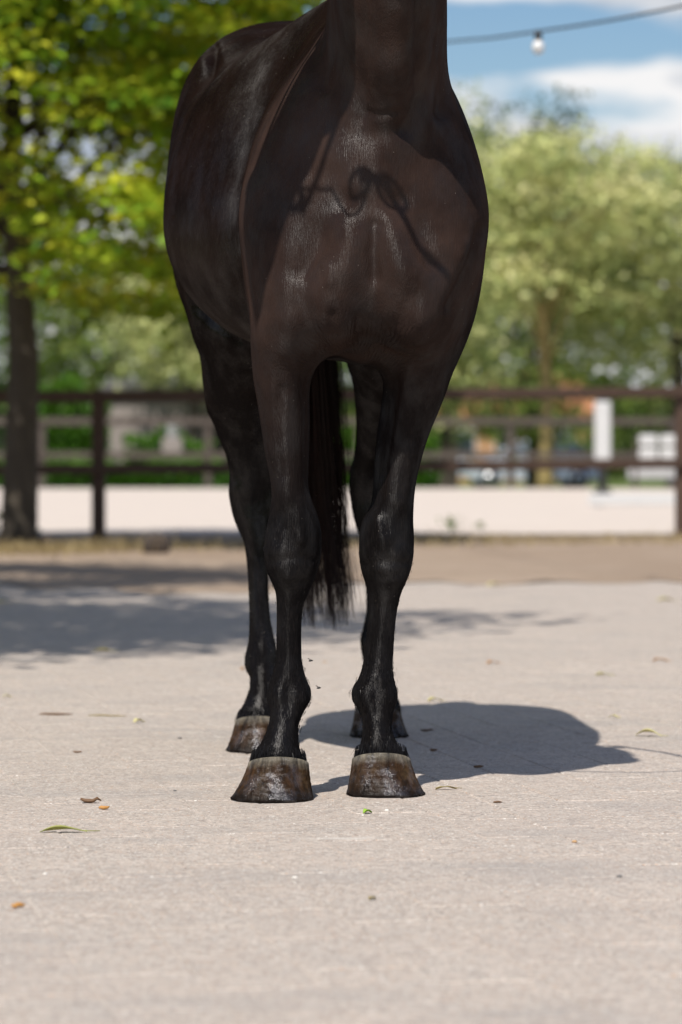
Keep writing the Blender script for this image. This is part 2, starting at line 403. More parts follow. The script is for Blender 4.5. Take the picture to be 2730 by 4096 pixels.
tree('linden_tree', (-2.75, 62, 0), 5.4, (1.5, 1.4, 1.75), 3.2, 170, .5, 40, .14, M_LF_BLOOM, 'small pale tree between the leafy tree and the horse flank', .10, 27, bl, up=.5, flat=.5)
tree('ash_tree', (-4.6, 70, -.66), 6.4, (2.6, 2.0, 2.4), 3.3, 230, .62, 40, .17, M_LF_MID, 'mid green tree behind the hedge at the left of the picture', .15, 28, 'green trees behind the arena', up=.5, flat=.5)
tree('ash_tree', (-7.4, 78, -.66), 8.8, (3.0, 2.2, 3.2), 4.6, 230, .7, 40, .19, M_LF_DARK, 'deep green tree seen through the leaves at the far left', .16, 29, 'green trees behind the arena', up=.5, flat=.5)
tree('ash_tree', (-.9, 84, -.66), 8.0, (2.4, 2.0, 3.3), 4.5, 200, .65, 40, .18, M_LF_MID, 'green tree hidden mostly behind the standing horse', .16, 30, 'green trees behind the arena', up=.5, flat=.5)

def hedge(name, x0, x1, y, dep, z0, h, n, lf, mat, label, seed, group=None):
    rng = np.random.default_rng(seed); root = empty(name, ((x0 + x1) / 2, y, z0))
    w = lambda a: (x0 + (x1 - x0) * a)
    a = rng.uniform(0, 1, n); f = rng.uniform(0, 1, n); X = w(a)
    H = h * (1 + .10 * np.sin(X * 3.1 + seed) + .07 * np.sin(X * 7.7)); side = rng.uniform(size=n) < .6
    Z = np.where(side, f * H, H + rng.normal(0, .03, n)); Yy = np.where(side, y - dep / 2 + rng.normal(0, .07, n), y + (rng.uniform(size=n) - .5) * dep)
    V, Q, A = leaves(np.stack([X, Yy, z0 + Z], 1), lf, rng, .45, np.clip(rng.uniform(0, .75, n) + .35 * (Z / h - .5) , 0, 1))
    npmesh('foliage', V, Q, mat, root, False, (root.location.x, y, z0), {'tone': A})
    ns = max(3, min(8, int((x1 - x0) / .5)))
    for k in range(ns):
        xx = w((k + .5) / ns); MB().tube([(xx, y, z0 - .02), (xx + .04, y, z0 + h * .5), (xx - .05, y + .03, z0 + h * .9)], [.03, .022, .008], 5).build('stem', M_BARK, root, True)
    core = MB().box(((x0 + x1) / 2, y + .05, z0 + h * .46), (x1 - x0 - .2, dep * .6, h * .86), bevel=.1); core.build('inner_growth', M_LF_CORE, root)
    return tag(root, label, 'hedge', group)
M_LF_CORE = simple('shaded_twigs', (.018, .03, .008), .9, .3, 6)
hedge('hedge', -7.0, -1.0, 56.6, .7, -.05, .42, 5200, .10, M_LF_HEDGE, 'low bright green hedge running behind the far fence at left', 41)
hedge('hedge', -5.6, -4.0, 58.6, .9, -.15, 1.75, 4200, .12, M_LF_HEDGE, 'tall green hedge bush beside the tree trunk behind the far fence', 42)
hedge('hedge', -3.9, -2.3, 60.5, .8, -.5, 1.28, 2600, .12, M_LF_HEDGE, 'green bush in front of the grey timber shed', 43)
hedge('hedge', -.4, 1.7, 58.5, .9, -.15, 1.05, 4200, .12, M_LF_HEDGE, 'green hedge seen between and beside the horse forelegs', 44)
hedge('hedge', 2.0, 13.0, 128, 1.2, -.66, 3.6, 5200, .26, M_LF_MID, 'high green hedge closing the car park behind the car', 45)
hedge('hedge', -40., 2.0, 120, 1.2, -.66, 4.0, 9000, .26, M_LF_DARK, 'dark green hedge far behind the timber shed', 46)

# ------------------------------------------------------------------ fences
def wood(name, a, b, sc=9):
    s = NT(name); c = s.coord((.6, 1, 1)); n = s.noise(s.coord((2, 14, 14)), 1.2, 5, .6)
    s.set(Base_Color=s.mix(n, a, b), Roughness=.8); s.b.inputs['Specular IOR Level'].default_value = .25
    s.l(s.bump(n, .006, .6), s.b.inputs['Normal']); return s.m
M_FENCE = wood('dark_stained_timber', (.045, .028, .021), (.115, .074, .055)); M_FENCE_FAR = wood('weathered_timber', (.055, .044, .037), (.11, .09, .076))
def fence(name, pts, zt, rails, pw, rh, mat, label, zs=None, lean=0.):
    root = empty(name, (pts[0][0], pts[0][1], 0))
    for i, (x, y, tp) in enumerate(pts):
        MB().box((x, y, tp / 2 - .15), (pw, pw, tp + .3), bevel=.008).build('post', mat, root, origin=(x, y, 0))
    for i in range(len(pts) - 1):
        (x0, y0, t0), (x1, y1, t1) = pts[i], pts[i + 1]; d = Vector((x1 - x0, y1 - y0, 0)); L = d.length; ang = math.atan2(d.y, d.x)
        for rz, hh in rails:
            a = Vector((x0, y0 - pw * .5 - .017, rz * t0)); b = Vector((x1, y1 - pw * .5 - .017, rz * t1)); m = (a + b) / 2
            slope = math.atan2(b.z - a.z, L)
            R = Matrix.Rotation(ang, 3, 'Z') @ Matrix.Rotation(-slope, 3, 'Y')
            MB().box((0, 0, 0), (L - .006, .03, hh), R, bevel=.006).build('rail', mat, root).location = m - root.location
    return tag(root, label, 'fence')
fence('rail_fence', [(-8.45, 22.1, 1.08), (-6.2, 22.9, 1.08), (-4.0, 23.7, 1.09), (-1.77, 24.5, 1.10), (.45, 25.3, 1.13), (2.68, 26.4, 1.165), (4.9, 27.2, 1.17), (7.1, 28.0, 1.17)], 1.1, [(.955, .085), (.475, .075)], .098, .08, M_FENCE,
      'dark brown post and rail fence running across behind the horse')
fence('rail_fence', [(x, 54.6 + .02 * x, 1.13) for x in (-18.4, -15.7, -13.0, -10.3, -7.6, -4.86, -2.16, .3, 2.76, 5.42, 8.1, 10.8, 13.5)], 1.13, [(.955, .12), (.47, .11)], .12, .1, M_FENCE_FAR,
      'weathered grey rail fence along the far edge of the pale arena')

# ------------------------------------------------------------------ things around the arena
M_WHITE = simple('white_painted_board', (.54, .54, .535), .5, .05, 5, .001); M_BLACK = simple('black_plastic', (.012, .012, .013), .45, .2, 10, .001)
b0 = gnd(1385 * 1.741, 1136 * 1.741)
mk = empty('arena_marker', b0)
w0 = 36 / 7709 * b0.y
MB().box((b0.x, b0.y, .90), (w0, w0 * .8, .82), bevel=.02, taper=.96).build('panel', M_WHITE, mk)
MB().box((b0.x, b0.y, .03), (w0 * 1.15, w0 * 1.1, .06), bevel=.015).box((b0.x, b0.y, .27), (w0 * .55, w0 * .5, .44), bevel=.01).build('stand', M_BLACK, mk)
MB().box((b0.x, b0.y, 1.335), (w0 * .8, w0 * .6, .05), bevel=.012).build('cap', M_BLACK, mk)
tag(mk, 'tall white arena marker on a black stand beyond the fence', 'marker')
for k, x in enumerate((2.78, 3.98)):
    bd = empty('arena_board', (x + .58, 37.8, 0))
    MB().box((x + .58, 37.8, .085), (1.15, .03, .13), bevel=.006).build('board', M_WHITE, bd)
    for s in (-1, 1): MB().box((x + .58 + s * .45, 37.86, .045), (.06, .12, .09), bevel=.008).build('foot', M_WHITE, bd)
    tag(bd, ('low white arena board lying below the white marker', 'low white arena board partly behind the right fence post')[k], 'board', 'low white boards around the arena')
pn = empty('jump_filler', (5.05, 53.4, 0))
for i in range(2):
    for j in range(2): MB().box((4.89 + i * .33, 53.4, .56 + j * .21), (.29, .05, .17), bevel=.02).build('panel', M_WHITE, pn)
for s in (-1, 1): MB().box((5.055 + s * .36, 53.44, .40), (.04, .05, .80), bevel=.006).build('leg', M_FENCE_FAR, pn)
for z in (.46, .67, .86): MB().box((5.055, 53.47, z), (.72, .03, .03), bevel=.004).build('crossbar', M_FENCE_FAR, pn)
tag(pn, 'jump filler of four white panels beside the right fence post', 'jump panel')
sg = empty('banner_board', (5.05, 54.35, 0))
M_BAN = NT('printed_banner'); cc = M_BAN.coord((1, 1, 1)); M_BAN.set(Base_Color=M_BAN.mix(M_BAN.ramp(M_BAN.noise(M_BAN.coord((26, 1, 4)), 1, 2), [(.55, 0), (.62, .5)]), (.42, .42, .42), (.20, .20, .21)), Roughness=.5)
MB().box((5.05, 54.35, .27), (.80, .03, .25), bevel=.006).build('board', M_BAN.m, sg)
for s in (-1, 1): MB().box((5.05 + s * .3, 54.39, .08), (.05, .05, .18), bevel=.004).build('leg', M_BLACK, sg)
tag(sg, 'long white printed board low on the far fence at right', 'board')

# grey timber shed
M_SHED = wood('silvered_shed_plank', (.24, .205, .19), (.38, .33, .305)); M_ROOF = simple('grey_felt_roof', (.09, .085, .08), .9)
sx0, sx1, sy = -4.35, -1.55, 63.0
sh = empty('timber_shed', ((sx0 + sx1) / 2, sy, -.62))
MB().box(((sx0 + sx1) / 2, sy + 1.15, .58), (sx1 - sx0 - .06, 2.2, 2.38)).build('frame', M_SHED, sh)
np_ = 14
for k in range(np_):
    x = sx0 + (sx1 - sx0) * (k + .5) / np_
    MB().box((x, sy + random.uniform(0, .012), .58), ((sx1 - sx0) / np_ - .016, .03, 2.36), bevel=.004).build('plank', M_SHED, sh, origin=(x, sy, .58))
MB().box(((sx0 + sx1) / 2, sy + 1.15, 1.83), (sx1 - sx0 + .35, 2.7, .09), Matrix.Rotation(.07, 3, 'X'), bevel=.01).build('roof', M_ROOF, sh)
MB().box((-2.2, sy - .03, .35), (.8, .03, 1.9), bevel=.004).build('door', M_FENCE_FAR, sh)
tag(sh, 'silvery grey timber shed behind the far fence at left', 'shed')
bk = empty('white_bucket', (-2.97, 59.2, -.2))
MB().lathe((-2.97, 59.2, .82), [(.085, 0), (.10, .02), (.125, .24), (.13, .25), (.118, .25), (.1, .05), (.02, .04)], 20).build('body', M_WHITE, bk, True)
MB().box((-2.97, 59.2, .30), (.36, .36, 1.04), bevel=.02).build('pedestal', M_SHED, bk)
tag(bk, 'round white bucket on a stand in front of the grey shed', 'bucket')

# brick house among the trees
M_BRICK = NT('orange_brick'); bt = M_BRICK.n('TexBrick'); bt.inputs['Scale'].default_value = 4.; bt.inputs['Color1'].default_value = (.50, .24, .10, 1); bt.inputs['Color2'].default_value = (.58, .30, .14, 1); bt.inputs['Mortar'].default_value = (.42, .34, .27, 1)
M_BRICK.l(M_BRICK.coord((1, 1, 1), rot=(math.pi / 2, 0, 0)), bt.inputs['Vector']); M_BRICK.set(Base_Color=bt.outputs['Color'], Roughness=.9)
M_TILE = simple('terracotta_tile', (.40, .17, .08), .85, .25, 3); M_GLASS = NT('window_glass').set(Base_Color=(.03, .04, .05), Roughness=.08).m
hs = empty('brick_house', (6.3, 121, -.66))
MB().box((6.3, 122.5, .55), (5.4, 3.0, 2.4)).build('wall', M_BRICK.m, hs)
rf = MB().add([(3.3, 120.7, 1.75), (9.3, 120.7, 1.75), (9.3, 124.3, 1.75), (3.3, 124.3, 1.75), (3.7, 122.5, 3.3), (8.9, 122.5, 3.3), (3.3, 120.7, 1.66), (9.3, 120.7, 1.66), (9.3, 124.3, 1.66), (3.3, 124.3, 1.66)],
    [(0, 1, 5, 4), (2, 3, 4, 5), (1, 2, 5), (3, 0, 4), (6, 7, 1, 0), (7, 8, 2, 1), (8, 9, 3, 2), (9, 6, 0, 3), (9, 8, 7, 6)]).build('roof', M_TILE, hs)
MB().box((4.6, 122.6, 3.3), (.5, .5, .9), bevel=.02).build('chimney', M_BRICK.m, rf)
for x in (4.4, 6.0, 7.9):
    w = MB().box((x, 120.98, .7), (.95, .06, 1.1), bevel=.01).build('window', M_WHITE, hs); MB().box((x, 120.94, .7), (.8, .03, .94)).build('pane', M_GLASS, w)
dr = MB().box((7.0, 120.98, .35), (.9, .06, 1.95), bevel=.01).build('door', M_FENCE, hs); MB().box((6.68, 120.93, .3), (.04, .05, .14)).build('handle', M_WHITE, dr)
tag(hs, 'orange brick house with tiled roof glimpsed among the trees', 'house')

# parked cars
def car(x, y, z, rz, paint, label):
    root = empty('parked_car', (0, 0, 0))
    prof = [(-2.1, .42), (-2.12, .62), (-2.0, .78), (-1.15, .92), (-.55, 1.36), (-.2, 1.47), (.9, 1.49), (1.55, 1.40), (2.0, .98), (2.1, .80), (2.12, .42), (1.75, .30), (-1.75, .30)]
    def slab(w, pr, inset=0.):
        V = []; Fc = []; n = len(pr); secs = [(-w, .90), (-w * .93, 1.), (w * .93, 1.), (w, .90)]
        for yy, sc in secs:
            for a, b in pr: tw = 1 - max(0, b - .9) * .30; V.append((a * (1 if sc == 1. else .985), yy * tw, .3 + (b - .3) * (1 if sc == 1. else .97)))
        for s_ in range(3):
            for i in range(n): Fc.append((s_ * n + i, s_ * n + (i + 1) % n, (s_ + 1) * n + (i + 1) % n, (s_ + 1) * n + i))
        Fc.append(tuple(range(n))); Fc.append(tuple(3 * n + i for i in range(n - 1, -1, -1))); return V, Fc
    MB().add(*slab(.88, prof)).build('body', paint, root)
    g = [(-1.0, .97), (-.5, 1.33), (-.2, 1.42), (.15, 1.43), (.15, .97)]; g2 = [(.22, .97), (.22, 1.43), (.9, 1.43), (1.45, 1.35), (1.7, 1.0)]
    for s_ in (-1, 1):
        for gg in (g, g2):
            tw = lambda b: (1 - max(0, b - .9) * .30) * .885
            V = [(a, s_ * tw(b), b) for a, b in gg] + [(a, s_ * (tw(b) - .02), b) for a, b in gg]; n = len(gg)
            MB().add(V, [tuple(range(n)), tuple(range(2 * n - 1, n - 1, -1))] + [(i, (i + 1) % n, n + (i + 1) % n, n + i) for i in range(n)]).build('side_window', M_CGLASS, root)
        for xx in (-1.35, 1.3):
            R = Matrix.Rotation(math.pi / 2, 3, 'X')
            wh = MB().lathe((xx, s_ * .80, .32), [(.20, -.1), (.30, -.1), (.32, -.06), (.32, .06), (.30, .1), (.20, .1)], 20, R).build('wheel', M_BLACK, root, True)
            MB().lathe((xx, s_ * .80, .32), [(.02, -.085), (.19, -.115), (.20, -.08), (.20, .08), (.19, .115), (.02, .085)], 20, R).build('rim', M_RIM, wh, True)
        MB().box((-2.0, s_ * .62, .70), (.16, .34, .13), bevel=.03).build('headlight', M_WHITE, root)
        MB().box((2.05, s_ * .66, .80), (.10, .26, .20), bevel=.03).build('tail_light', M_RED, root)
        MB().box((-.75, s_ * .95, 1.0), (.12, .14, .11), bevel=.03).build('mirror', paint, root)
    ws = MB().add([(-1.17, -.74, .95), (-1.17, .74, .95), (-.52, .62, 1.37), (-.52, -.62, 1.37), (-1.15, -.74, .93), (-1.15, .74, .93), (-.50, .62, 1.35), (-.50, -.62, 1.35)],
        [(0, 1, 2, 3), (7, 6, 5, 4), (0, 4, 5, 1), (1, 5, 6, 2), (2, 6, 7, 3), (3, 7, 4, 0)]).build('windscreen', M_CGLASS, root)
    root.location = (x, y, z); root.rotation_euler = (0, 0, rz)
    return tag(root, label, 'car', 'cars parked beyond the arena')
def paint(name, c): return NT(name).set(Base_Color=c, Roughness=.3, Metallic=.1, Coat_Weight=.5).m
M_CGLASS = NT('car_glass_sky_tint').set(Base_Color=(.20, .25, .31), Roughness=.15).m  # sky reflected in the windows is put into the base colour
M_RIM = NT('alloy_rim').set(Base_Color=(.55, .56, .58), Roughness=.3, Metallic=.9).m; M_RED = simple('red_lens', (.35, .02, .015), .25, .1, 5, 0)
car(5.65, 100, -.64, .12, paint('silver_blue_paint', (.50, .55, .62)), 'silver blue car parked behind the ochre tree trunk')
car(1.55, 101.5, -.64, .05, paint('pale_blue_paint', (.52, .60, .68)), 'pale blue car mostly hidden behind the horse foreleg')

# string light cable
M_CABLE = simple('black_cable', (.012, .013, .016), .5, .2, 20, 0); M_BULB = NT('frosted_bulb').set(Base_Color=(.85, .86, .88), Roughness=.18, Transmission_Weight=.25).m
sl = empty('string_light', at(1237 * 1.741, 60 * 1.741, 16))
cp = [at(500 * 1.741, 330 * 1.741, 30), at(760 * 1.741, 150 * 1.741, 22), at(1040 * 1.741, 95 * 1.741, 17.5), at(1140 * 1.741, 86 * 1.741, 16.6), at(1237 * 1.741, 72 * 1.741, 16), at(1340 * 1.741, 57 * 1.741, 15.5), at(1460 * 1.741, 36 * 1.741, 15), at(1600 * 1.741, 6 * 1.741, 14.5), at(1900 * 1.741, -80 * 1.741, 13.5), at(2500 * 1.741, -330 * 1.741, 12)]
t_ = np.arange(len(cp)); q_ = np.linspace(0, len(cp) - 1, 70); cs = [pchip(t_, [p[i] for p in cp], q_) for i in range(3)]
MB().tube(list(zip(*cs)), .006, 6).build('cable', M_CABLE, sl, True)
bp = at(1237 * 1.741, 72 * 1.741, 16)
MB().lathe(bp + Vector((0, 0, -.032)), [(.004, .04), (.016, .035), (.019, .0), (.018, -.012), (.008, -.013)], 14).build('socket', M_CABLE, sl, True)
MB().lathe(bp + Vector((0, 0, -.077)), [(.001, -.034), (.014, -.031), (.026, -.018), (.031, 0), (.027, .018), (.017, .033), (.012, .036)], 18).build('bulb', M_BULB, sl, True)
tag(sl, 'dark string light cable with one clear bulb across the sky', 'string light')

class Field:
    def __init__(s, lo, hi, h):
        s.lo = np.array(lo, np.float32); s.h = h
        s.n = [int(math.ceil((b - a) / h)) + 1 for a, b in zip(lo, hi)]
        s.ax = [s.lo[i] + h * np.arange(s.n[i], dtype=np.float32) for i in range(3)]
        s.V = np.full(s.n, 0.25, np.float32)
    def win(s, lo, hi):
        sl = []
        for i in range(3):
            a = max(0, int((lo[i] - s.lo[i]) / s.h)); b = min(s.n[i], int((hi[i] - s.lo[i]) / s.h) + 2)
            sl.append(slice(a, max(a, b)))
        return tuple(sl), s.ax[0][sl[0]][:, None, None], s.ax[1][sl[1]][None, :, None], s.ax[2][sl[2]][None, None, :]
    def merge(s, sl, d, k, sub=False):
        a = s.V[sl]
        if sub:
            d = -d; hh = np.maximum(k - np.abs(a - d), 0) / k; s.V[sl] = np.maximum(a, d) + hh * hh * k * .25
        else:
            hh = np.maximum(k - np.abs(a - d), 0) / k; s.V[sl] = np.minimum(a, d) - hh * hh * k * .25
    @staticmethod
    def ell(dx, rx, dy, ry, p):
        u = np.abs(dx) / rx + 1e-6; v = np.abs(dy) / ry + 1e-6
        g = (u ** p + v ** p) ** (1. / p)
        gr = np.sqrt((u ** (p - 1) / rx) ** 2 + (v ** (p - 1) / ry) ** 2) * g ** (1 - p)
        return (g - 1) / np.maximum(gr, 1e-3)
    def loft(s, axis, rows, k=.03, sub=False):
        """rows: t, a0, a1, b0, b1, p0, p1 - section edges across the other two axes at position t; p0 / p1 exponents below / above"""
        rows = sorted(rows); R = np.array(rows, float); t = R[:, 0]
        pad = max(k, .03) + .02
        lo = [0, 0, 0]; hi = [0, 0, 0]; o = [i for i in range(3) if i != axis]
        lo[axis], hi[axis] = t[0] - pad, t[-1] + pad
        for j, i in enumerate(o): lo[i], hi[i] = R[:, 1 + 2 * j].min() - pad, R[:, 2 + 2 * j].max() + pad
        sl, X, Y, Z = s.win(lo, hi); G = [X, Y, Z]; T = G[axis]
        q = T.ravel().astype(float); I = [pchip(t, R[:, c], q).reshape(T.shape).astype(np.float32) for c in range(1, R.shape[1])]
        A, B = G[o[0]], G[o[1]]
        if R.shape[1] > 7: ca, cb = (I[0] + I[1]) / 2, I[6]
        else: ca, cb = (I[0] + I[1]) / 2, (I[2] + I[3]) / 2
        da = A - ca; db = B - cb
        rb = np.where(db < 0, cb - I[2], I[3] - cb)
        p = np.where(db < 0, I[4], I[5])
        d = s.ell(da, (I[1] - I[0]) / 2, db, rb, p)
        over = np.maximum(np.maximum(t[0] - T, T - t[-1]), 0)
        d = np.where(over > 0, np.sqrt(np.maximum(d, 0) ** 2 + over ** 2) + np.minimum(d, 0) * 0, d)
        d = np.where((over > 0) & (d <= over), over, d)
        s.merge(sl, d.astype(np.float32), k, sub)
    def blob(s, c, r, k=.03, ax=None, sub=False, roll=0.):
        """ellipsoid, its long third axis along ax"""
        c = np.array(c, float)
        Rm = np.eye(3)
        if ax is not None:
            z = Vector(ax).normalized(); M = z.to_track_quat('Z', 'Y').to_matrix() @ Matrix.Rotation(roll, 3, 'Z'); Rm = np.array(M)
        ext = np.sqrt(((Rm * np.array(r)[None, :]) ** 2).sum(1)) + k + .02
        sl, X, Y, Z = s.win(c - ext, c + ext)
        if 0 in [x.stop - x.start for x in sl]: return
        dx, dy, dz = X - np.float32(c[0]), Y - np.float32(c[1]), Z - np.float32(c[2])
        q = [(dx * np.float32(Rm[0, i]) + dy * np.float32(Rm[1, i]) + dz * np.float32(Rm[2, i])) / np.float32(r[i]) for i in range(3)]
        k0 = np.sqrt(q[0] ** 2 + q[1] ** 2 + q[2] ** 2) + 1e-6
        k1 = np.sqrt((q[0] / r[0]) ** 2 + (q[1] / r[1]) ** 2 + (q[2] / r[2]) ** 2) + 1e-6
        s.merge(sl, (k0 * (k0 - 1) / k1).astype(np.float32), k, sub)
    def line(s, pts, rs, k=.02, sub=False):
        """tapered capsule chain"""
        for (a, ra), (b, rb) in zip(zip(pts, rs), zip(pts[1:], rs[1:])):
            a, b = np.array(a, float), np.array(b, float); m = max(ra, rb) + k + .02
            sl, X, Y, Z = s.win(np.minimum(a, b) - m, np.maximum(a, b) + m)
            if 0 in [x.stop - x.start for x in sl]: continue
            ab = b - a; L2 = float((ab ** 2).sum())
            t = np.clip(((X - a[0]) * ab[0] + (Y - a[1]) * ab[1] + (Z - a[2]) * ab[2]) / L2, 0, 1)
            d = np.sqrt((X - a[0] - t * ab[0]) ** 2 + (Y - a[1] - t * ab[1]) ** 2 + (Z - a[2] - t * ab[2]) ** 2) - (ra + t * (rb - ra))
            s.merge(sl, d.astype(np.float32), k, sub)
    def soften(s, r, it, z0, z1):
        """blur the field above z0..z1 so that muscles flow into each other"""
        k0 = max(0, int((z0 - s.lo[2]) / s.h)); A = s.V[:, :, k0:]; B = np.clip(A, -.08, .08)
        for _ in range(it):
            for ax in range(3):
                n = B.shape[ax]; C = np.cumsum(np.concatenate([np.repeat(B.take([0], ax), r + 1, ax), B, np.repeat(B.take([n - 1], ax), r, ax)], ax), ax, dtype=np.float32)
                B = (C.take(range(2 * r + 1, n + 2 * r + 1), ax) - C.take(range(0, n), ax)) / (2 * r + 1)
        w = np.clip((s.ax[2][k0:] - z0) / (z1 - z0), 0, 1).astype(np.float32)[None, None, :]
        s.V[:, :, k0:] = A + (B - A) * w * w * (3 - 2 * w)
    def mesh(s):
        V = s.V; ins = V < 0
        cnt = np.zeros([n - 1 for n in s.n], np.uint8)
        for i in (0, 1):
            for j in (0, 1):
                for k in (0, 1): cnt += ins[i:s.n[0] - 1 + i, j:s.n[1] - 1 + j, k:s.n[2] - 1 + k]
        act = np.argwhere((cnt > 0) & (cnt < 8)); del cnt
        I = act.astype(np.int64); acc = np.zeros((len(I), 3)); num = np.zeros(len(I))
        cor = {}
        for c in np.ndindex(2, 2, 2): cor[c] = V[I[:, 0] + c[0], I[:, 1] + c[1], I[:, 2] + c[2]]
        for a in range(3):
            for c in np.ndindex(2, 2, 2):
                if c[a]: continue
                e = list(c); e[a] = 1; va, vb = cor[c], cor[tuple(e)]
                m = (va < 0) != (vb < 0); t = np.where(m, va / np.where(m, va - vb, 1), 0)
                for q in range(3): acc[:, q] += m * (c[q] + (t if q == a else 0))
                num += m
        P = s.lo + s.h * (I + acc / num[:, None])
        idx = np.full([n - 1 for n in s.n], -1, np.int32); idx[I[:, 0], I[:, 1], I[:, 2]] = np.arange(len(I))
        Q = []
        for a in range(3):
            b, c = (a + 1) % 3, (a + 2) % 3
            lo = [slice(None)] * 3; hi = [slice(None)] * 3; lo[a] = slice(0, -1); hi[a] = slice(1, None)
            E = np.argwhere(ins[tuple(lo)] != ins[tuple(hi)])
            E = E[(E[:, b] > 0) & (E[:, c] > 0) & (E[:, b] < s.n[b] - 1) & (E[:, c] < s.n[c] - 1)]
            fl = ins[E[:, 0], E[:, 1], E[:, 2]]
            def cell(db, dc):
                K = E.copy(); K[:, b] -= db; K[:, c] -= dc; return idx[K[:, 0], K[:, 1], K[:, 2]]
            q = np.stack([cell(1, 1), cell(0, 1), cell(0, 0), cell(1, 0)], 1)
            q[~fl] = q[~fl][:, ::-1]; Q.append(q)
        Q = np.concatenate(Q); Q = Q[(Q >= 0).all(1)]
        for lam in (.5, -.52, .5, -.52, .45):          # light smoothing
            S = np.zeros_like(P); n = np.zeros(len(P))
            for i in range(4):
                for j in ((i + 1) % 4, (i + 3) % 4):
                    for d in range(3): S[:, d] += np.bincount(Q[:, i], P[Q[:, j], d], len(P))
                    n += np.bincount(Q[:, i], minlength=len(P))
            P = P + lam * (S / np.maximum(n, 1)[:, None] - P)
        return P, Q

def pxrows(lst, D, prof):                             # leg edges read off the photograph -> rows for loft(2, ...)
    k = D / F; out = []
    zz = np.array([r[0] for r in prof][::-1]); yf = np.array([r[1] for r in prof][::-1]); yb = np.array([r[2] for r in prof][::-1])
    for y, xl, xr in lst:
        z = CAMH + (HY - y) * k
        out.append((z, (xl - HX) * k, (xr - HX) * k, float(pchip(zz, yf, np.array([z]))[0]), float(pchip(zz, yb, np.array([z]))[0]), 2.2, 2.2))
    return out

FORE = [(1.10, -.05, .12), (1.05, -.13, .15), (1.0, -.168, .155), (.92, -.15, .14), (.85, -.115, .12), (.75, -.088, .095), (.65, -.075, .08), (.60, -.071, .073), (.55, -.070, .068),
        (.50, -.070, .064), (.46, -.066, .060), (.43, -.054, .057), (.40, -.043, .054), (.37, -.036, .051), (.30, -.032, .05), (.26, -.034, .052),
        (.22, -.043, .062), (.195, -.047, .066), (.17, -.052, .055), (.145, -.058, .038), (.11, -.072, .03), (.085, -.094, .036), (.06, -.106, .036), (.0, -.106, .036)]
LFPX = [(1020, 1110, 1190), (1080, 1050, 1250), (1150, 1022, 1283), (1270, 1008, 1296), (1366, 1002, 1298), (1447, 1007, 1278), (1484, 1010, 1258), (1521, 1014, 1245), (1586, 1025, 1238), (1700, 1043, 1239), (1827, 1062, 1236),
        (1936, 1083, 1233), (1987, 1086, 1244), (2083, 1073, 1277), (2146, 1060, 1287), (2210, 1055, 1286), (2274, 1064, 1274), (2338, 1089, 1249),
        (2376, 1103, 1233), (2433, 1106, 1213), (2529, 1105, 1207), (2625, 1104, 1208), (2685, 1092, 1217), (2723, 1081, 1228), (2768, 1071, 1239),
        (2800, 1070, 1240), (2832, 1078, 1226), (2870, 1080, 1207), (2914, 1070, 1194), (2978, 1041, 1197), (3023, 1010, 1210), (3050, 1000, 1224), (3090, 996, 1230), (3160, 996, 1230)]
RFPX = [(1020, 1640, 1720), (1080, 1570, 1780), (1150, 1535, 1814), (1270, 1515, 1830), (1355, 1508, 1830), (1447, 1512, 1820), (1484, 1522, 1812), (1540, 1534, 1797), (1632, 1525, 1763), (1725, 1511, 1724), (1827, 1500, 1691),
        (1955, 1493, 1663), (2019, 1484, 1657), (2083, 1450, 1655), (2146, 1438, 1658), (2210, 1437, 1657), (2274, 1444, 1647), (2325, 1459, 1629),
        (2370, 1472, 1609), (2433, 1478, 1593), (2529, 1467, 1582), (2625, 1456, 1576), (2672, 1448, 1574), (2717, 1434, 1579), (2755, 1416, 1585),
        (2787, 1411, 1590), (2819, 1419, 1585), (2857, 1443, 1574), (2908, 1452, 1567), (2959, 1446, 1583), (3010, 1430, 1616), (3040, 1416, 1638), (3080, 1412, 1644), (3150, 1412, 1644)]
YLF, YRF = 6.69, 6.775
HIND = [(1.42, -.35, -.10, 7.54, 8.00), (1.25, -.385, -.09, 7.49, 8.07), (1.17, -.397, -.085, 7.47, 8.08), (1.065, -.381, -.08, 7.46, 8.05), (1.007, -.359, -.085, 7.48, 8.02),
        (.943, -.341, -.09, 7.51, 7.99), (.8956, -.3247, -.10, 7.55, 7.96), (.837, -.3195, -.12, 7.61, 7.94), (.784, -.313, -.135, 7.66, 7.93), (.745, -.2955, -.142, 7.69, 7.93),
        (.7086, -.283, -.147, 7.715, 7.935), (.672, -.268, -.152, 7.73, 7.945), (.625, -.2607, -.157, 7.74, 7.96), (.59, -.263, -.16, 7.745, 7.955), (.562, -.259, -.16, 7.75, 7.94),
        (.533, -.252, -.163, 7.75, 7.915), (.508, -.2424, -.165, 7.75, 7.895), (.471, -.226, -.168, 7.75, 7.87), (.442, -.221, -.17, 7.75, 7.86), (.379, -.2157, -.169, 7.745, 7.85),
        (.306, -.213, -.165, 7.735, 7.84), (.251, -.214, -.155, 7.725, 7.84), (.226, -.219, -.149, 7.715, 7.845), (.197, -.224, -.146, 7.71, 7.845), (.177, -.219, -.147, 7.70, 7.83),
        (.162, -.2105, -.149, 7.69, 7.81), (.14, -.2105, -.149, 7.675, 7.78), (.122, -.217, -.147, 7.665, 7.77), (.103, -.224, -.143, 7.655, 7.765), (.0815, -.238, -.137, 7.640, 7.762), (.06, -.242, -.135, 7.634, 7.765), (.01, -.242, -.135, 7.634, 7.765)]
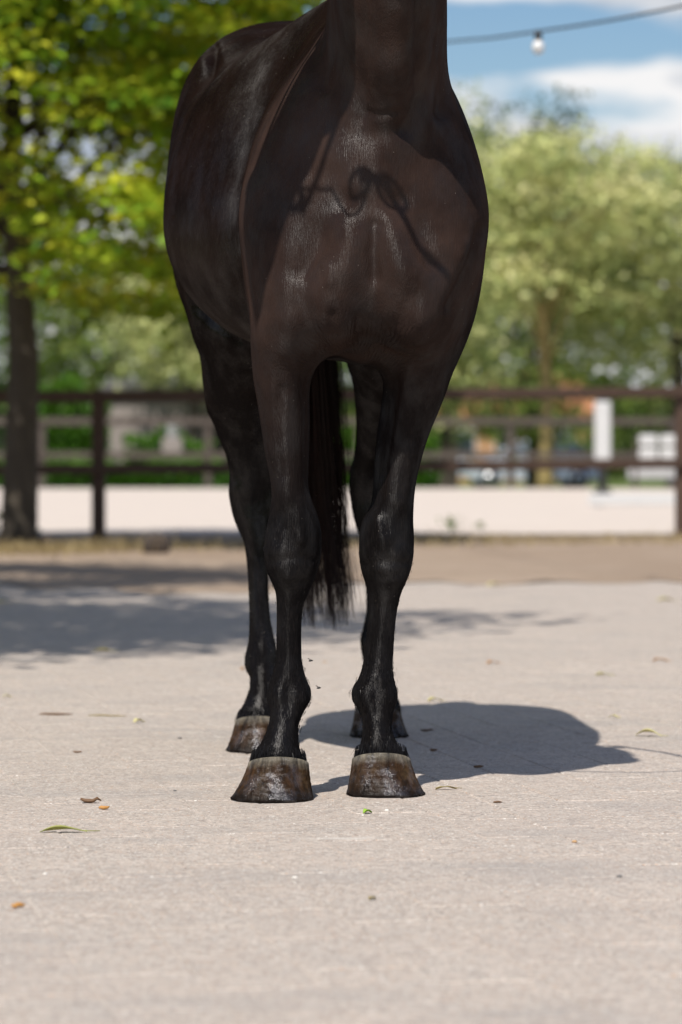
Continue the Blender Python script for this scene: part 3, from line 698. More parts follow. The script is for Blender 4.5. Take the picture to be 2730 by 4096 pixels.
RHIN = ([1.3, 1.0, .9075, .8655, .816, .732, .671, .633, .606, .583, .556, .518, .487, .4, .3, .269, .25, .231, .212, .193, .16, .12, .08, .05],
        [-.06, -.02, .0072, .0237, .0318, .0366, .0306, .022, .0162, .021, .025, .031, .0425, .057, .062, .058, .0526, .0468, .0462, .0507, .056, .050, .043, .04])

def build_field(h):
    f = Field((-.47, 5.62, .045), (.40, 8.30, 2.56), h)
    # trunk: rows along the body axis (Y), sections in x and z;  Y, x0, x1, zbot, ztop, p below, p above, z of greatest width
    T = [(6.51, .05, .03, 1.10, 1.18, 2, 2, 1.14), (6.525, .05, .095, 1.03, 1.25, 2, 2, 1.14), (6.55, .05, .15, .985, 1.33, 2, 2, 1.15), (6.60, .05, .205, .91, 1.44, 1.7, 1.8, 1.16), (6.68, .045, .235, .862, 1.55, 1.5, 1.5, 1.16), (6.82, .04, .232, .862, 1.635, 1.6, 1.32, 1.15),
         (6.95, .025, .235, .87, 1.66, 1.8, 1.35, 1.155), (7.10, -.012, .298, .88, 1.64, 2, 1.6, 1.16), (7.28, -.045, .337, .893, 1.605, 2, 2, 1.17), (7.48, -.065, .33, .935, 1.618, 2, 2.2, 1.21),
         (7.62, -.082, .312, 1.0, 1.655, 2, 2.6, 1.27), (7.76, -.092, .300, 1.06, 1.680, 2, 2.7, 1.32), (7.90, -.092, .272, 1.12, 1.655, 2, 2.5, 1.33), (8.02, -.09, .21, 1.15, 1.585, 2, 2.2, 1.34), (8.11, -.09, .12, 1.2, 1.46, 2, 2, 1.34)]
    f.loft(1, [(Y, c - w, c + w, zb, zt, p0, p1, zm) for Y, c, w, zb, zt, p0, p1, zm in T], .02)
    # neck
    N = [(1.12, .0, .15, 6.62, 6.90), (1.24, -.045, .185, 6.53, 6.98), (1.33, -.055, .205, 6.505, 7.02), (1.42, -.046, .212, 6.475, 6.97), (1.53, -.030, .210, 6.42, 6.88), (1.65, -.025, .205, 6.34, 6.76),
         (1.80, -.045, .175, 6.23, 6.61), (1.95, -.08, .125, 6.12, 6.48), (2.08, -.11, .075, 6.07, 6.40), (2.18, -.115, .03, 6.08, 6.35), (2.27, -.095, -.015, 6.12, 6.29)]
    f.loft(2, [(z, a, b, c, d, 2.6, 1.7) for z, a, b, c, d in N], .05)
    # fore and hind limbs
    f.loft(2, pxrows(LFPX, YLF - .02, [(z, YLF + a, YLF + b) for z, a, b in FORE]), .04)
    f.loft(2, pxrows(RFPX, YRF - .02, [(z, YRF + a, YRF + b) for z, a, b in FORE]), .04)
    f.loft(2, [(z, a, b, c, d, 2.2, 2.2) for z, a, b, c, d in HIND], .03)
    rh = []
    for z, a, b, c, d in HIND:
        xi = float(pchip(RHIN[0][::-1], RHIN[1][::-1], np.array([z]))[0])
        sh = float(np.interp(z, [.05, .62, .95, 1.2, 1.5], [.385, .385, .17, .02, 0]))
        rh.append((z, xi, xi + (b - a) * (.97 if z < 1 else .9), c + sh, d + sh, 2.2, 2.2))
    f.loft(2, rh, .05)
    # shoulders, upper arms, breast
    for sx, cx in ((-1, -.072), (1, .163)):
        f.blob((cx, 6.78, 1.20), (.118, .15, .30), .05, (sx * -.10, .38, .92))
        f.blob((cx + sx * .03, 6.635, 1.12), (.085, .095, .15), .05, (0, .3, 1))
        f.blob((cx + sx * .015, 6.79, 1.03), (.10, .12, .17), .05, (0, -.15, 1))
    f.blob((.05, 6.68, 1.22), (.17, .19, .22), .10)
    for sx in (-1, 1):
        f.blob((.058 + sx * .062, 6.56, 1.045), (.08, .085, .145), .055, (sx * -.18, .12, 1))
        f.blob((.058 + sx * .088, 6.615, .975), (.05, .08, .085), .07, (sx * .2, .2, 1))
    # brisket groove lines between arm and breast
    # windpipe column and jugular grooves
    f.line([(.095, 6.52, 1.34), (.098, 6.46, 1.45), (.10, 6.415, 1.55), (.10, 6.33, 1.68), (.09, 6.21, 1.84), (.07, 6.13, 1.98)], [.045, .052, .055, .055, .055, .055], .06)
    # crease where neck meets shoulder
    # back edge of the shoulder blade muscle
    # hips, flank, stifle
    f.blob((-.235, 7.56, 1.50), (.06, .07, .085), .07, (-.3, .1, 1))
    f.blob((.07, 7.56, 1.50), (.06, .07, .085), .07, (.3, .1, 1))
    # limb detail: tendons, cannon grooves, knee and fetlock bones
    for Yc, D, sgn, px in ((YLF, YLF - .02, -1, LFPX), (YRF, YRF - .02, 1, RFPX)):
        k = D / F
        def ex(y):
            r = np.array(px); return [(np.interp(y, r[:, 0], r[:, c]) - HX) * k for c in (1, 2)]
        def zz(y): return CAMH + (HY - y) * k
        for s2 in (0, 1):
            pts = []
            for y in (2400, 2480, 2560, 2640, 2700):
                e = ex(y); m = (e[0] + e[1]) / 2; pts.append((m + (e[s2] - m) * 1.02, Yc + .017, zz(y)))
            f.line(pts, [.001, .004, .004, .004, .001], .012, sub=True)
            e = ex(2790); m = (e[0] + e[1]) / 2
            f.blob((m + (e[s2] - m) * .66, Yc + .035, zz(2785)), (.017, .022, .026), .010)
            e = ex(2190); m = (e[0] + e[1]) / 2
        e = ex(2190); m = (e[0] + e[1]) / 2
        f.blob((m, Yc + .06, zz(2190)), (.02, .03, .035), .025)
        e = ex(1800); m = (e[0] + e[1]) / 2
        f.line([(m + .02 * sgn, Yc - .078, zz(1560)), (m + .01 * sgn, Yc - .062, zz(1800)), (m, Yc - .06, zz(2000))], [.012, .013, .008], .02)
    # head, turned to the left and out of the picture: only its shadow shows
    H0, H1 = Vector((-.07, 6.20, 2.26)), Vector((-.465, 5.87, 2.14))
    ad = (H1 - H0).normalized()
    f.blob(H0 + ad * .10 + Vector((0, 0, -.03)), (.095, .135, .17), .05, ad)
    f.blob(H0 + ad * .15 + Vector((.01, .02, -.13)), (.085, .12, .15), .05, ad)
    f.blob(H0 + ad * .33, (.075, .095, .22), .05, ad)
    f.blob(H0 + ad * .52 + Vector((0, 0, -.005)), (.062, .07, .095), .04, ad)
    f.blob(H0 + ad * .53 + Vector((.02, .02, -.07)), (.04, .04, .05), .03, ad)
    for sx in (-1, 1):
        b = H0 + Vector((.055 * sx, .03 - .03 * sx, .06))
        f.line([b, b + Vector((.01 * sx, -.01, .09)), b + Vector((0, -.02, .14))], [.028, .026, .006], .02)
        f.blob(H0 + ad * .2 + Vector((.05 * sx, -.05 * sx - .02, .045)), (.03, .03, .035), .02)
    f.soften(3, 2, .87, 1.03)
    return f

def vnormals(P, Q):
    a, b, c, d = (P[Q[:, i]] for i in range(4)); n = np.cross(c - a, d - b); N = np.zeros_like(P)
    for i in range(4):
        for k in range(3): N[:, k] += np.bincount(Q[:, i], n[:, k], len(P))
    return N / np.maximum(np.linalg.norm(N, axis=1), 1e-9)[:, None]

# muscle edges, creases and ridges: (photograph pixels, half width in pixels, height in metres, nearest Y, farthest Y)
STROKES = [
    ([(1192, 2020), (1206, 2165)], 13, .006, 0, 7), ([(1075, 2246), (1170, 2232), (1275, 2240)], 12, -.004, 0, 7), ([(1150, 2312), (1165, 2318)], 20, .005, 0, 7), ([(1120, 2060), (1110, 2160)], 14, -.004, 0, 7),
    ([(1512, 2080), (1535, 2185)], 14, .006, 0, 7), ([(1448, 2262), (1540, 2245), (1645, 2254)], 12, -.004, 0, 7), ([(1560, 2315), (1580, 2318)], 20, .005, 0, 7), ([(1600, 2080), (1610, 2170)], 14, -.004, 0, 7),
    ([(1136, 2400), (1130, 2650)], 9, -.002, 0, 7), ([(1186, 2400), (1184, 2640)], 9, -.0015, 0, 7), ([(1505, 2420), (1486, 2650)], 9, -.002, 0, 7), ([(1556, 2420), (1545, 2640)], 9, -.0015, 0, 7),
    ([(1108, 2765), (1112, 2790)], 17, .005, 0, 7), ([(1204, 2775), (1208, 2795)], 17, .005, 0, 7), ([(1448, 2775), (1450, 2795)], 17, .005, 0, 7), ([(1556, 2775), (1558, 2795)], 17, .005, 0, 7), ([(1155, 2740), (1150, 2860)], 12, -.004, 0, 7), ([(1505, 2740), (1508, 2860)], 12, -.004, 0, 7),
    ([(1130, 1560), (1110, 1700), (1125, 1900)], 16, -.005, 0, 7), ([(1560, 1560), (1550, 1700), (1530, 1900)], 14, -.004, 0, 7),
    ([(1292, 1400), (1240, 1290), (1215, 1180)], 28, -.007, 0, 7), ([(1512, 1400), (1590, 1300), (1650, 1190)], 30, -.007, 0, 7),
    ([(1160, 1290), (1150, 1400)], 40, .008, 0, 7), ([(1690, 1290), (1680, 1400)], 40, .008, 0, 7), ([(1330, 1260), (1335, 1340)], 16, -.006, 0, 7), ([(1440, 1280), (1445, 1350)], 16, -.006, 0, 7),
    ([(1500, 905), (1495, 1010), (1500, 1110)], 18, -.010, 0, 7), ([(1503, 914), (1505, 918)], 8, .004, 0, 7),
    ([(1234, 1105), (1268, 1047), (1308, 1060), (1318, 1130)], 14, .005, 0, 7), ([(1655, 1100), (1688, 1068), (1716, 1100)], 12, .0025, 0, 7),
    ([(1225, 1090), (1290, 930), (1375, 808)], 40, -.018, 0, 7), ([(1725, 1040), (1670, 920), (1600, 820)], 40, -.016, 0, 7),
    ([(1350, 880), (1400, 960), (1390, 1060)], 55, .015, 0, 7), ([(1600, 880), (1590, 980), (1600, 1060)], 55, .014, 0, 7),
    ([(1180, 760), (1150, 950), (1160, 1150)], 50, .007, 0, 7), ([(1790, 720), (1830, 850), (1800, 1000)], 50, .007, 0, 7), ([(1500, 640), (1500, 720)], 45, .006, 0, 7), ([(1330, 700), (1280, 800)], 35, -.005, 0, 7),
    ([(1922, 918), (1867, 1084), (1794, 1230)], 16, -.007, 0, 7), ([(1860, 980), (1800, 1120), (1740, 1250)], 22, .004, 0, 7),
    ([(1690, -60), (1690, 367), (1655, 470), (1622, 520)], 26, -.013, 0, 7), ([(1455, -60), (1447, 300), (1450, 470)], 22, -.010, 0, 7),
    ([(1463, 450), (1518, 460), (1601, 448)], 9, -.004, 0, 7), ([(1440, 530), (1530, 540), (1625, 520)], 30, -.005, 0, 7),
    ([(1788, 150), (1783, 303), (1772, 450)], 22, -.014, 0, 7), ([(1318, -30), (1307, 211), (1290, 340)], 24, -.013, 0, 7),
    ([(1240, 160), (1200, 330), (1190, 480)], 40, .006, 0, 7),
    ([(1204, 1506), (1224, 1600), (1228, 1750), (1222, 1900)], 8, -.003, 0, 7), ([(1180, 1450), (1150, 1600), (1150, 1800), (1170, 1980)], 22, .004, 0, 7),
    ([(1640, 1480), (1600, 1650), (1570, 1850), (1560, 2000)], 20, .004, 0, 7), ([(1700, 1560), (1640, 1800), (1610, 1980)], 12, -.003, 0, 7),
    ([(862, 190), (843, 303), (790, 422), (747, 540)], 13, -.012, 7.35, 9), ([(815, 250), (770, 370), (735, 470)], 18, .008, 7.35, 9),
    ([(1165, 168), (1000, 215), (885, 305), (795, 445), (743, 560), (706, 700), (690, 850)], 17, -.013, 7.2, 9),
    ([(1150, 130), (1000, 170), (900, 230)], 20, .006, 7.35, 9),
    ([(700, 1085), (730, 1150), (775, 1218), (832, 1275), (900, 1332), (960, 1372)], 16, -.018, 7.42, 9),
    ([(738, 1148), (793, 1313), (822, 1440)], 9, .004, 7.3, 9), ([(760, 1148), (812, 1313), (840, 1440)], 12, -.004, 7.3, 9),
    ([(1135, 2100), (1170, 2185), (1210, 2215)], 10, -.002, 0, 7), ([(1180, 2060), (1200, 2150)], 16, .003, 0, 7), ([(1500, 2170), (1560, 2150)], 14, .003, 0, 7),
    ([(1100, 2290), (1150, 2330), (1210, 2325)], 10, -.002, 0, 7), ([(1470, 2285), (1540, 2310), (1610, 2290)], 10, -.002, 0, 7)]
def sculpt(P, Q):
    for it in range(1):
        N = vnormals(P, Q)
        u = P[:, 0] / P[:, 1] * F + HX; v = HY - (P[:, 2] - CAMH) / P[:, 1] * F
        D = np.zeros(len(P)); face = np.clip(-N[:, 1] * 2.2, 0, 1)
        for pts, sg, amp, y0, y1 in STROKES:
            x0, x1 = min(p[0] for p in pts) - 3 * sg, max(p[0] for p in pts) + 3 * sg
            m = np.where((u > x0) & (u < x1) & (P[:, 1] > y0) & (P[:, 1] < y1))[0]
            if not len(m): continue
            q = np.stack([u[m], v[m]], 1); best = np.full(len(m), 1e9); tt = np.zeros(len(m)); L = len(pts) - 1
            for i in range(L):
                a, b = np.array(pts[i], float), np.array(pts[i + 1], float); ab = b - a
                t = np.clip(((q - a) @ ab) / (ab @ ab), 0, 1); d = np.linalg.norm(q - a - t[:, None] * ab, axis=1)
                w = d < best; best[w] = d[w]; tt[w] = (i + t[w]) / L
            D[m] += amp * np.exp(-.5 * (best / sg) ** 2) * face[m]
        P = P + N * D[:, None]
    return P

def fur_shader(s, col, gloss, rough, normal=None, tangent=None, aniso=0., gnormal=None):
    """matt hair body plus a weak gloss that does not brighten towards the outline"""
    t = s.t; d = t.nodes.new('ShaderNodeBsdfDiffuse'); g = t.nodes.new('ShaderNodeBsdfAnisotropic'); ad = t.nodes.new('ShaderNodeAddShader')
    d.inputs['Roughness'].default_value = .6
    s.l(col, d.inputs['Color'])
    for v, i in ((gloss, 'Color'), (rough, 'Roughness')):
        if hasattr(v, 'links'): s.l(v, g.inputs[i])
        else: g.inputs[i].default_value = (v, v, v, 1) if i == 'Color' else v
    g.inputs['Anisotropy'].default_value = aniso
    if tangent is not None: s.l(tangent, g.inputs['Tangent'])
    if normal is not None: s.l(normal, d.inputs['Normal']); s.l(gnormal or normal, g.inputs['Normal'])
    s.l(d.outputs[0], ad.inputs[0]); s.l(g.outputs[0], ad.inputs[1]); s.l(ad.outputs[0], s.out.inputs['Surface']); t.nodes.remove(s.b)
    return s.m
def coat_material():
    s = NT('horse_coat'); c = s.coord(); x, y, z = s.sep(c)[0:3]
    big = s.noise(c, 6.5, 4, .6); patchy = s.noise(s.coord((1, 1, .6)), 17, 4, .6)
    leg = s.maprange(z, .55, 1.08)                                       # black points below, brown-black body above
    hair = s.noise(s.coord((420, 420, 46)), 1.0, 2, .55)                # lie of the coat
    hair2 = s.noise(s.coord((150, 150, 20), rot=(.25, .2, 0)), 1.0, 3, .6, .6)
    brown = s.mix(s.ramp(big, [(.33, 0), (.68, 1)]), (.022, .0135, .0112), (.050, .0300, .0238))     # breast, neck and arms
    brown = s.mix(s.ramp(patchy, [(.42, 0), (.72, .55)]), brown, (.013, .0088, .0078))
    dark = s.mix(s.ramp(big, [(.35, 0), (.68, 1)]), (.0046, .0026, .0020), (.0098, .0050, .0036))    # barrel and quarters, darkened in colour for light running along the hair
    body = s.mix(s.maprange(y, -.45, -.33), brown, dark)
    belly_bounce = s.math('MULTIPLY', s.math('MULTIPLY', s.maprange(z, 1.22, .95), s.maprange(y, -.12, .0)), s.maprange(y, .42, .36))
    body = s.mix(s.math('MULTIPLY', belly_bounce, .8), body, (.034, .026, .022))      # light bounced off the ground, painted into the underside colour
    col = s.mix(leg, (.0055, .0048, .0049), body)
    col = s.mix(s.ramp(hair, [(.52, 0), (.85, .4)]), col, s.mix(.55, col, (.06, .046, .040)))
    # dust specks caught in the coat
    v = s.n('TexVoronoi'); v.inputs['Scale'].default_value = 190.; s.l(c, v.inputs['Vector'])
    rnd = s.sep(v.outputs['Color'])[0]
    patch = s.ramp(s.noise(c, 3.3, 2), [(.50, .08), (.68, 1)])
    spk = s.math('MULTIPLY', s.math('LESS_THAN', v.outputs['Distance'], .16), s.math('LESS_THAN', rnd, s.math('MULTIPLY', patch, .05)))
    col = s.mix(s.math('MULTIPLY', spk, .5), col, (.30, .26, .22))
    gl = s.mix(s.ramp(patchy, [(.42, 0), (.66, 1)]), (.0062, .0061, .0062), (.024, .0235, .0235))
    # skin creases fanning out of the armpits
    def fan(cx, cz, r0, r1):
        dx = s.math('SUBTRACT', x, cx - HO[0]); dz = s.math('SUBTRACT', z, cz)
        ang = s.math('ARCTAN2', dz, dx); r = s.math('SQRT', s.math('ADD', s.math('MULTIPLY', dx, dx), s.math('MULTIPLY', dz, dz)))
        w = s.math('SINE', s.math('ADD', s.math('MULTIPLY', ang, 44.), s.math('MULTIPLY', s.noise(c, 28, 3), 9.)))
        m = s.math('MULTIPLY', s.maprange(r, r0, r0 + .025), s.maprange(r, r1 - .05, r1, 1., 0.))
        m = s.math('MULTIPLY', m, s.math('MULTIPLY', s.maprange(y, -.40, -.30, 1., 0.), s.maprange(dz, .03, .07)))
        return s.math('MULTIPLY', s.math('POWER', s.math('ABSOLUTE', w), .6), m)
    wr = s.math('ADD', fan(.010, .805, .065, .165), fan(.045, .805, .065, .175))
    n1 = s.bump(wr, .004, .38)
    n2 = s.bump(s.noise(c, 30, 4, .6), .005, .30, n1)
    g1 = s.bump(hair, .0025, .34, s.bump(s.noise(c, 30, 4, .6), .005, .24, n1)); gn = s.bump(hair2, .003, s.maprange(z, .5, .9, .40, .12), g1)
    n3 = s.bump(hair, .0025, .55, n2)
    nn = s.bump(hair2, .003, s.maprange(z, .5, .9, .45, .16), n3)
    lie = s.n('CombineXYZ'); back = s.maprange(y, -.45, .1)            # hair lies down on the breast, backwards on the barrel
    lx = s.math('ADD', s.math('MULTIPLY', s.math('MULTIPLY', s.math('SINE', s.math('MULTIPLY', x, 7.)), .25), s.math('SUBTRACT', 1., back)), s.math('MULTIPLY', s.maprange(x, -.12, .06, -.28, .28), back)); s.l(lx, lie.inputs[0]); s.l(s.maprange(back, 0, 1, .15, 1.), lie.inputs[1]); s.l(s.maprange(back, 0, 1, -1., .0), lie.inputs[2])
    return fur_shader(s, col, gl, s.math('MULTIPLY', s.maprange(hair2, .3, .75, .27, .38), s.maprange(back, 0, 1, 1., .78)), nn, lie.outputs[0], -.7, gn)

# ------------------------------------------------------------------ horse: body, hooves, tail, leg hair, bridle
HO = (-.03, 7.1, 0.)
HP, HQ = build_field(.006).mesh(); HP = sculpt(HP, HQ)
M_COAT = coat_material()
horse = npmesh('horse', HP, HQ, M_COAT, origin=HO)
tag(horse, 'glossy black-brown horse standing square on the paving, seen from the front', 'horse')
HN = vnormals(HP, HQ)

def hoof_material():
    s = NT('oiled_hoof_horn'); a = s.n('Attribute'); a.attribute_name = 'rise'; t = a.outputs['Fac']
    c = s.coord(); rnd = s.n('ObjectInfo').outputs['Random']
    cs = s.n('Mapping'); cs.inputs['Scale'].default_value = (1, 1, .16); s.l(s.coord(), cs.inputs['Vector'])
    off = s.n('VectorMath'); off.operation = 'ADD'; s.l(cs.outputs[0], off.inputs[0]); cmb = s.n('CombineXYZ'); s.l(s.math('MULTIPLY', rnd, 31.), cmb.inputs[0]); s.l(cmb.outputs[0], off.inputs[1])
    streak = s.noise(off.outputs[0], 60, 6, .72, .5); blot = s.mix(.5, s.noise(off.outputs[0], 19, 4, .6), s.noise(c, 60, 4, .65))
    horn = s.mix(s.ramp(streak, [(.32, 0), (.66, 1)]), (.005, .004, .0034), (.055, .029, .014))
    horn = s.mix(s.ramp(blot, [(.50, 0), (.72, .65)]), horn, (.12, .075, .036))
    # pale new horn under the coronet, blackened rim at the ground
    cor = s.ramp(s.math('ADD', t, s.math('MULTIPLY', s.math('SUBTRACT', blot, .5), .42)), [(.76, 0), (.94, 1)])
    horn = s.mix(s.math('MULTIPLY', cor, .72), horn, s.mix(s.ramp(streak, [(.35, 0), (.7, 1)]), (.05, .047, .043), (.27, .245, .19)))
    rim = s.ramp(s.math('ADD', t, s.math('MULTIPLY', s.math('SUBTRACT', streak, .5), .35)), [(.10, 1), (.42, 0)])
    horn = s.mix(s.math('MULTIPLY', rim, .88), horn, (.010, .008, .007))
    wv = s.n('TexWave'); wv.bands_direction = 'Z'; wv.inputs['Scale'].default_value = 34; wv.inputs['Distortion'].default_value = 1.6; wv.inputs['Detail'].default_value = 3; s.l(c, wv.inputs['Vector'])
    n1 = s.bump(wv.outputs['Fac'], .002, .12); n2 = s.bump(s.noise(off.outputs[0], 120, 4, .7), .003, .55, n1); nn = s.bump(s.noise(c, 170, 4, .75), .003, .6, n2)
    wet = s.mix(s.ramp(s.noise(c, 34, 4, .6), [(.46, 0), (.66, 1)]), (.008, .008, .008), (.085, .085, .09))
    return fur_shader(s, horn, wet, s.maprange(s.noise(c, 70, 3), .35, .7, .10, .30), nn)
M_HOOF = hoof_material()
HOOVES = {}
def hoof(key, bx, by, tx, ty, zf, zb, label, seed):
    rng = np.random.default_rng(seed); n, m = 64, 12; V = []; A = []
    for j in range(m + 1):
        t = j / m
        for i in range(n):
            th = 2 * math.pi * i / n; ca, sa = math.cos(th), math.sin(th)
            def ring(x0, x1, y0, y1, p, heel):
                cx, cy = (x0 + x1) / 2, y0 + (y1 - y0) * .52
                x = cx + (x1 - x0) / 2 * math.copysign(abs(ca) ** (2 / p), ca)
                y = cy + ((cy - y0) if sa < 0 else (y1 - cy)) * math.copysign(abs(sa) ** (2 / p), sa)
                if sa > .55 and abs(ca) < .6: y -= heel * (1 - abs(ca) / .6) * (sa - .55)   # cleft between the heels
                return x, y
            xb, yb = ring(bx[0], bx[1], by[0], by[1], 2.25, .10); xt, yt = ring(tx[0], tx[1], ty[0], ty[1], 2.1, .05)
            zt = zf + (zb - zf) * (sa * .5 + .5)
            e = t + .10 * math.sin(math.pi * t)                                             # wall flares towards the ground
            x, y = xb + (xt - xb) * e, yb + (yt - yb) * e; z = zt * t
            if j == 0: z = .0005 + .0022 * (math.sin(9 * th + seed) * .5 + .5) * (math.sin(4 * th) > -.4); x += rng.normal(0, .0007); y += rng.normal(0, .0007)
            g = .0005 * math.sin(t * 34 + .9 * math.sin(3 * th) + .6 * math.sin(7 * th + 1)) * (1 - t * .4)
            V.append((x + ca * g, y + sa * g, z)); A.append(t)
    Q = [(j * n + i, j * n + (i + 1) % n, (j + 1) * n + (i + 1) % n, (j + 1) * n + i) for j in range(m) for i in range(n)]
    c0 = len(V); o = ((bx[0] + bx[1]) / 2, (by[0] + by[1]) / 2, 0)
    V.append((o[0], o[1], .012)); A.append(0.); V.append(((tx[0] + tx[1]) / 2, (ty[0] + ty[1]) / 2, (zf + zb) / 2 - .006)); A.append(1.)
    Q += [(c0, (i + 1) % n, i, i) for i in range(0)]
    me = bpy.data.meshes.new('hoof'); Vn = np.array(V) - np.array(o)
    fc = Q + [((i + 1) % n, i, c0) for i in range(n)] + [(m * n + i, m * n + (i + 1) % n, c0 + 1) for i in range(n)]
    me.from_pydata(Vn.tolist(), [], fc); me.update(); at_ = me.attributes.new('rise', 'FLOAT', 'POINT'); at_.data.foreach_set('value', np.array(A, np.float32))
    ob = link('hoof', me, M_HOOF, horse, True, o); ob['label'] = label
    HOOVES[key] = ([V[m * n + i] for i in range(n)], o)
hoof('LF', (-.219, -.054), (6.552, 6.715), (-.184, -.064), (6.582, 6.735), .088, .045, 'oiled dark hoof with pale band, nearest and leftmost of the front pair', 1)
hoof('RF', (.0103, .169), (6.640, 6.80), (.022, .139), (6.668, 6.815), .088, .045, 'oiled brown hoof with pale streak, right one of the front pair', 2)
hoof('LH', (-.264, -.122), (7.60, 7.76), (-.243, -.134), (7.634, 7.772), .083, .045, 'oiled brown hind hoof with pale band at left', 3)
hoof('RH', (.020, .163), (7.985, 8.14), (.034, .142), (8.018, 8.155), .083, .045, 'hind hoof standing in the shadow at right', 4)

def ribbons(root, dirs, length, width, rng, bend=None, seg=3):
    """tapered flat hairs: root points, directions, lengths"""
    n = len(root); side = np.cross(dirs, rng.normal(size=(n, 3))); side /= np.maximum(np.linalg.norm(side, axis=1), 1e-9)[:, None]
    V = []; ln = length[:, None]
    for k in range(seg + 1):
        t = k / seg; p = root + dirs * ln * t + (bend * ln * t * t if bend is not None else 0); w = width * (1 - t * .85)
        V.append(p - side * w / 2); V.append(p + side * w / 2)
    V = np.stack(V, 1).reshape(-1, 3); b = np.arange(n)[:, None] * (2 * seg + 2)
    Q = np.concatenate([b + np.array([[2 * k, 2 * k + 1, 2 * k + 3, 2 * k + 2]]) for k in range(seg)]); return V, Q
def hair_material(name, a, b, rough=.35, gloss=.014):
    s = NT(name); return fur_shader(s, s.mix(s.noise(s.coord(), 130, 2), a, b), gloss, rough)
M_LHAIR = hair_material('black_leg_hair', (.004, .004, .0042), (.016, .015, .017), .28, .012)
M_TAIL = hair_material('tail_hair', (.004, .003, .003), (.030, .012, .009), .28, .010)
M_CHAIR = hair_material('coat_hair', (.008, .005, .004), (.026, .016, .012), .30, .007)
for key, (x0, x1, y0, y1) in {'LF': (-.24, -.03, 6.4, 6.9), 'RF': (.0, .2, 6.45, 6.95), 'LH': (-.3, -.1, 7.5, 8.0), 'RH': (0, .2, 7.9, 8.3)}.items():
    rng = np.random.default_rng(hash(key) % 97 + 5 if False else len(key) + ord(key[0]) + ord(key[1]))
    m = np.where((HP[:, 0] > x0) & (HP[:, 0] < x1) & (HP[:, 1] > y0) & (HP[:, 1] < y1) & (HP[:, 2] < .50) & (HP[:, 2] > .06))[0]
    wgt = np.where(HP[m, 2] < .27, 3., 1.); idx = rng.choice(m, 3000 if key[1] == 'F' else 1400, p=wgt / wgt.sum())
    r = HP[idx] + rng.normal(0, .0025, (len(idx), 3)); N = HN[idx]; r -= N * .0018
    d = np.array([0, .12, -1.]) + rng.normal(0, .16, (len(idx), 3)); d[:, 0] += (r[:, 0] - (x0 + x1) / 2) * 1.4; d -= N * (d * N).sum(1)[:, None]; d /= np.linalg.norm(d, axis=1)[:, None]; d = d + N * .035
    z = r[:, 2]; ln = np.interp(z, [.06, .12, .26, .5], [.015, .013, .010, .007]) * rng.uniform(.6, 1.3, len(idx))
    V1, Q1 = ribbons(r, d, ln, .0011, rng, N * -.15)
    top, o = HOOVES[key]; T = np.array(top); k = rng.integers(0, len(T), 1300); f = rng.uniform(0, 1, 1300)[:, None]
    p = T[k] * (1 - f) + T[(k + 1) % len(T)] * f; cen = T.mean(0); rad = p - cen; rad[:, 2] = 0; rad /= np.linalg.norm(rad, axis=1)[:, None]
    back = np.clip(rad[:, 1], 0, 1)[:, None]
    p = p - rad * .005 + np.array([0, 0, 1.]) * rng.uniform(.0, .024, (1300, 1)) - rad * .003
    d = np.array([0, 0, -1.]) + rad * rng.uniform(.10, .30, (1300, 1)) + rng.normal(0, .12, (1300, 3))
    V2, Q2 = ribbons(p, d / np.linalg.norm(d, axis=1)[:, None], rng.uniform(.006, .026, 1300) * (1 + back[:, 0] * .1), .0012, rng)
    # ergot tuft behind the fetlock
    mb = m[(HN[m, 1] > .55) & (HP[m, 2] > .12) & (HP[m, 2] < .24)]; ib = rng.choice(mb, 260); d = np.array([0, .45, -1.]) + rng.normal(0, .15, (260, 3))
    V3, Q3 = ribbons(HP[ib], d / np.linalg.norm(d, axis=1)[:, None], rng.uniform(.012, .026, 260), .0012, rng)
    V = np.concatenate([V1, V2, V3]); Q = np.concatenate([Q1, Q2 + len(V1), Q3 + len(V1) + len(V2)])
    hh = npmesh('leg_hair', V, Q, M_LHAIR, horse, True, o); hh['kind'] = 'stuff'
# short coat hair over the sides that face the camera
rng = np.random.default_rng(77)
m = np.where((HN[:, 1] < .35) & (HP[:, 2] > .42) & (HP[:, 2] < 1.72))[0]; idx = rng.choice(m, 30000)
N = HN[idx]; r = HP[idx] + rng.normal(0, .003, (len(idx), 3)); r -= N * ((r - HP[idx]) * N).sum(1)[:, None] + N * .0012
sw = np.sin(r[:, 0] * 9 + r[:, 2] * 5)[:, None] * np.array([[.35, 0, .1]])
d = np.array([0, .35, -1.]) + sw + rng.normal(0, .14, (len(idx), 3)); d -= N * (d * N).sum(1)[:, None]; d /= np.maximum(np.linalg.norm(d, axis=1), 1e-6)[:, None]
V, Q = ribbons(r, d + N * .10, rng.uniform(.004, .009, len(idx)), .0007, rng, N * -.1, 2)
ch = npmesh('coat_hair', V, Q, M_CHAIR, horse, True, HO); ch['kind'] = 'stuff'
